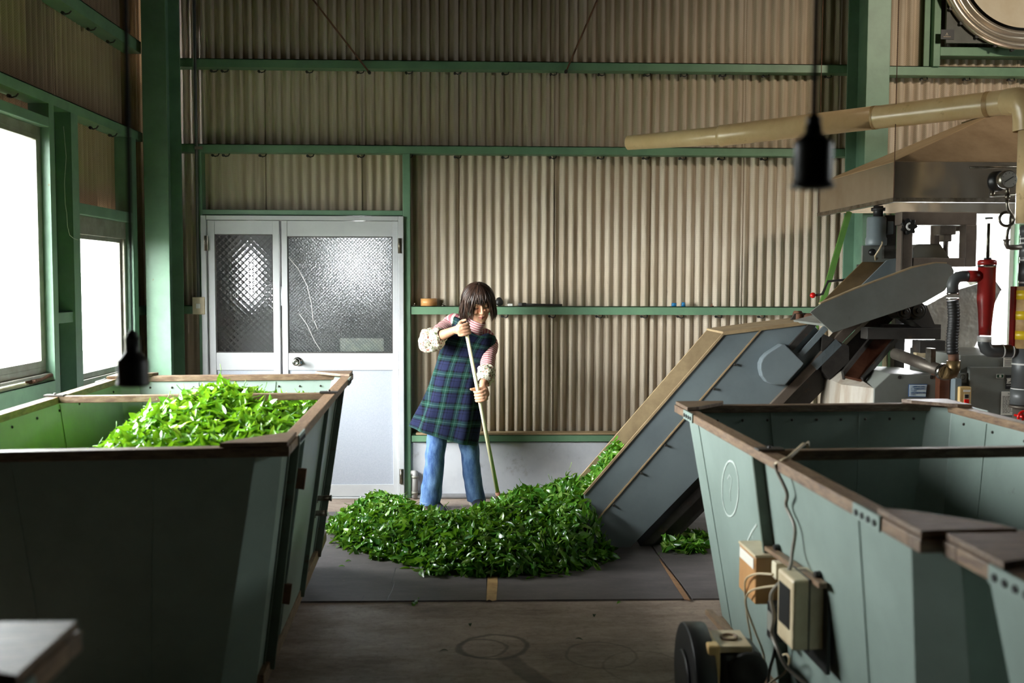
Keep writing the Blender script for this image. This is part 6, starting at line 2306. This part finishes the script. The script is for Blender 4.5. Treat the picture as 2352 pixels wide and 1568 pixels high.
# turtleneck: slack folds round the neck, then the yoke below it
sleeve([Q(1072, 790, 6.44), Q(1080, 772, 6.43), Q(1086, 758, 6.42), Q(1091, 746, 6.41), Q(1096, 734, 6.40)], [0.088, 0.08, 0.07, 0.062, 0.058], wr=0.08, mb=jm, ell=0.8)
jm.build('striped_jumper', STRIPES, wo, 'pink and cream striped turtleneck jumper', fix=False)

# pinafore dress
st_ = [((1060, 742), (1112, 774), 0.062, 6.42), ((1044, 728), (1132, 771), 0.082, 6.44), ((1036, 745), (1137, 782), 0.098, 6.45), ((1024, 775), (1134, 796), 0.108, 6.46), ((1011, 808), (1124, 818), 0.113, 6.475), ((1000, 842), (1112, 850), 0.118, 6.49),
       ((986, 885), (1104, 892), 0.132, 6.51), ((969, 922), (1104, 930), 0.15, 6.52), ((954, 952), (1104, 968), 0.165, 6.525), ((942, 976), (1097, 1021), 0.175, 6.53)]
rings_, uvs = [], []
rows = []
for (l, r, dp, y) in st_:
    rows.append((Q(*l, y), Q(*r, y), V((dp, 0, 0))))
NR_ = 6
Ls, Rs, Ds = catmull([a for a, _, _ in rows], NR_), catmull([a for _, a, _ in rows], NR_), catmull([a for _, _, a in rows], NR_)
ln = 0.0
SEG = 72
for i in range(len(Ls)):
    c = (Ls[i] + Rs[i]) / 2
    hx = (Rs[i] - Ls[i]) / 2
    if i:
        ln += (c - pc).length
    pc = c
    fz = i / (len(Ls) - 1)
    ring = []
    for k_ in range(SEG + 1):
        w_ = 2 * PI * k_ / SEG
        cx, sy = math.cos(w_), math.sin(w_)
        cx = (abs(cx) ** 0.85) * (1 if cx > 0 else -1)
        p = c + hx * cx + V((0, 1, 0)) * (Ds[i].x * sy)
        fold = math.sin(w_ * 7 + 1.2 + 2 * fz) * 0.6 + math.sin(w_ * 11 + 0.4) * 0.4
        out = (hx.normalized() * cx + V((0, 1, 0)) * sy).normalized()
        amp = 0.014 * max(0, fz - 0.25) / 0.75
        wv = 0.010 * noise.noise(V((cx * 2.2, sy * 2.2, ln * 6)))
        if sy < 0 and fz < 0.3:      # the front droops at the neckline
            p = p + V((0.2, 0, -1)) * (0.085 * (1 - fz / 0.3) * (-sy) * max(0, 1 - cx * cx * 1.6))
        ring.append(p + out * (fold * amp + wv))
        # cloth coordinates: across the front, down the length; the flared panel at her right side runs on the bias
        uvs.append((hx.length * cx * 1.05 + (0.6 if sy > 0 else 0), ln))
    rings_.append(ring)
dr = loft(rings_, uvs)
dress = dr.build('pinafore', TARTAN, wo, 'navy and green plaid pinafore dress', fix=False)
dm = dress.modifiers.new('cloth', 'SOLIDIFY')
dm.thickness = 0.005

def trouser(rows, y, toe):
    rings_, uvs = [], []
    L_, R_, D_ = [], [], []
    for (py, l, r, yy, d) in rows:
        L_.append(Q(l, py, yy))
        R_.append(Q(r, py, yy))
        D_.append(V((d, 0, 0)))
    L_, R_, D_ = catmull(L_, 7), catmull(R_, 7), catmull(D_, 7)
    ln = 0
    for i in range(len(L_)):
        c = (L_[i] + R_[i]) / 2
        hx = (R_[i] - L_[i]) / 2
        ring = []
        for k_ in range(33):
            w_ = 2 * PI * k_ / 32
            out = V((math.cos(w_), math.sin(w_), 0))
            p = c + hx * math.cos(w_) + V((0, 1, 0)) * D_[i].x * math.sin(w_)
            z = p.z
            wr = 0.0045 * noise.noise(V((math.cos(w_) * 1.3, math.sin(w_) * 1.3 + toe, z * 16))) + 0.0012 * math.sin(z * 60 + 3 * math.cos(w_ + 1) + toe)
            ring.append(p + out * wr)
            uvs.append((w_ * 0.06, z))
        rings_.append(ring)
    return rings_, uvs


A_ = [(955, 985, 1034, 6.53, 0.085), (1000, 982, 1027, 6.51, 0.075), (1040, 978, 1022, 6.49, 0.066), (1062, 977, 1019, 6.48, 0.063), (1100, 972, 1016, 6.47, 0.064), (1135, 967, 1013, 6.465, 0.068), (1157, 966, 1010, 6.46, 0.07)]
B_ = [(955, 1040, 1092, 6.55, 0.085), (1005, 1052, 1097, 6.56, 0.072), (1045, 1060, 1101, 6.565, 0.064), (1065, 1062, 1102, 6.57, 0.061), (1100, 1066, 1105, 6.58, 0.061), (1130, 1071, 1111, 6.59, 0.065), (1149, 1075, 1114, 6.60, 0.067)]
ra, ua = trouser(A_, 6.5, 0.0)
jn = loft(ra, ua)
rb, ub = trouser(B_, 6.5, 3.0)
loft(rb, ub, jn)
jeans = jn.build('jeans', DENIM, wo, 'faded blue flared jeans', fix=False)
jmo = jeans.modifiers.new('cloth', 'SOLIDIFY')
jmo.thickness = 0.004
# outer seams
SEAM = mat('seam_thread', rgb(168, 182, 206), rough=0.8)
for rr_, k_ in ((ra, 20), (rb, 19)):
    MB().tube([r[k_] + (r[k_] - sum(r[:-1], V((0, 0, 0))) / 32).normalized() * 0.0025 for r in rr_[6:]], 0.0016, 5).build('seam', SEAM, jeans)
for rr_ in (ra, rb):
    c = sum(rr_[-2][:-1], V((0, 0, 0))) / 32
    MB().tube([p + (p - c) * 0.03 + V((0, 0, 0.012)) for p in rr_[-2]], 0.0014, 5, cap=False).build('hem_stitch', SEAM, jeans)

# shoes
SHOE = mat('navy_canvas', rgb(52, 58, 74), rgb(40, 44, 58), 12, rough=0.8)
for (hx_, hy_), (tx_, ty_), sole in (((991, 6.52), (1012, 6.36), BLACKRUB), ((1092, 6.63), (1104, 6.47), WHITE)):
    h0 = V((xb(hx_, hy_), hy_, 0))
    t0_ = V((xb(tx_, ty_), ty_, 0))
    d = (t0_ - h0)
    L_ = d.length
    d.normalize()
    sd = V((-d.y, d.x, 0))
    m = MB()
    rg, rs = [], []
    for t, w_, h_ in [(-0.28, 0.012, 0.05), (-0.24, 0.030, 0.075), (0.0, 0.037, 0.088), (0.3, 0.038, 0.085), (0.55, 0.042, 0.062), (0.8, 0.046, 0.048), (1.0, 0.040, 0.038), (1.1, 0.026, 0.03), (1.15, 0.01, 0.024)]:
        c = h0 + d * (t * L_)
        rg.append([c + sd * (w_ * math.cos(a)) + V((0, 0, 0.02 + max(0, math.sin(a)) * (h_ - 0.02) + min(0, math.sin(a)) * 0.004)) for a in [2 * PI * i / 16 for i in range(16)]])
        rs.append([c + sd * ((w_ + 0.003) * math.cos(a)) + V((0, 0, 0.0115 + 0.0115 * (1 if math.sin(a) > 0 else -1))) for a in [2 * PI * (i + 0.5) / 16 for i in range(16)]])
    m.rings(rg)
    so = m.build('shoe', SHOE, wo, bevel=0)
    MB().rings(rs, smooth=False).build('sole', sole, so, None if sole is BLACKRUB else 'white sole')
    lm = MB()
    for t in (0.3, 0.42, 0.54):
        c = h0 + d * (t * L_) + V((0, 0, 0.086 - 0.07 * max(0, t - 0.3)))
        lm.tube([c - sd * 0.018, c + V((0, 0, 0.004)), c + sd * 0.018], 0.003, 6)
    lm.build('laces', BLACK, so)

# floral sleeve covers
cv = sleeve([lerp(SH_R, EL_R, 0.60), lerp(SH_R, EL_R, 0.72), EL_R + V((-0.004, 0, -0.006)), lerp(EL_R, WR_R, 0.22) + V((0, 0, -0.01)), lerp(EL_R, WR_R, 0.42), lerp(EL_R, WR_R, 0.50)], [0.048, 0.064, 0.070, 0.066, 0.056, 0.040], wr=0.30, seg=28)
cv.build('sleeve_cover', FLORAL, wo, 'floral cotton sleeve cover at the bent elbow', fix=False)
cv = sleeve([lerp(SH_L, EL_L, 0.95), lerp(EL_L, WR_L, 0.12), lerp(EL_L, WR_L, 0.4), lerp(EL_L, WR_L, 0.68), lerp(EL_L, WR_L, 0.80)], [0.042, 0.058, 0.058, 0.052, 0.036], wr=0.28, seg=28)
cv.build('sleeve_cover', FLORAL, wo, 'floral cotton sleeve cover on the lowered forearm', fix=False)

# ---- the pole
po = thing('pole', 'long pale pole with a brown tip, gripped by the woman', 'pole', POLE_B)
POLEM = mat('pale_pole', rgb(228, 222, 184), rgb(214, 204, 160), 6, rough=0.4, stretch=(4, 4, 0.6))
MB().cyl(POLE_T, lerp(POLE_T, POLE_B, 0.955), 0.0118, 0.0128, 20).build('shaft', POLEM, po)
MB().cyl(lerp(POLE_T, POLE_B, 0.945), POLE_B + pd * 0.06, 0.0155, 0.013, 18).build('tip_sleeve', mat('brown_rubber', rgb(150, 100, 72), rgb(128, 84, 60), 10, rough=0.6), po, 'brown tip sleeve')
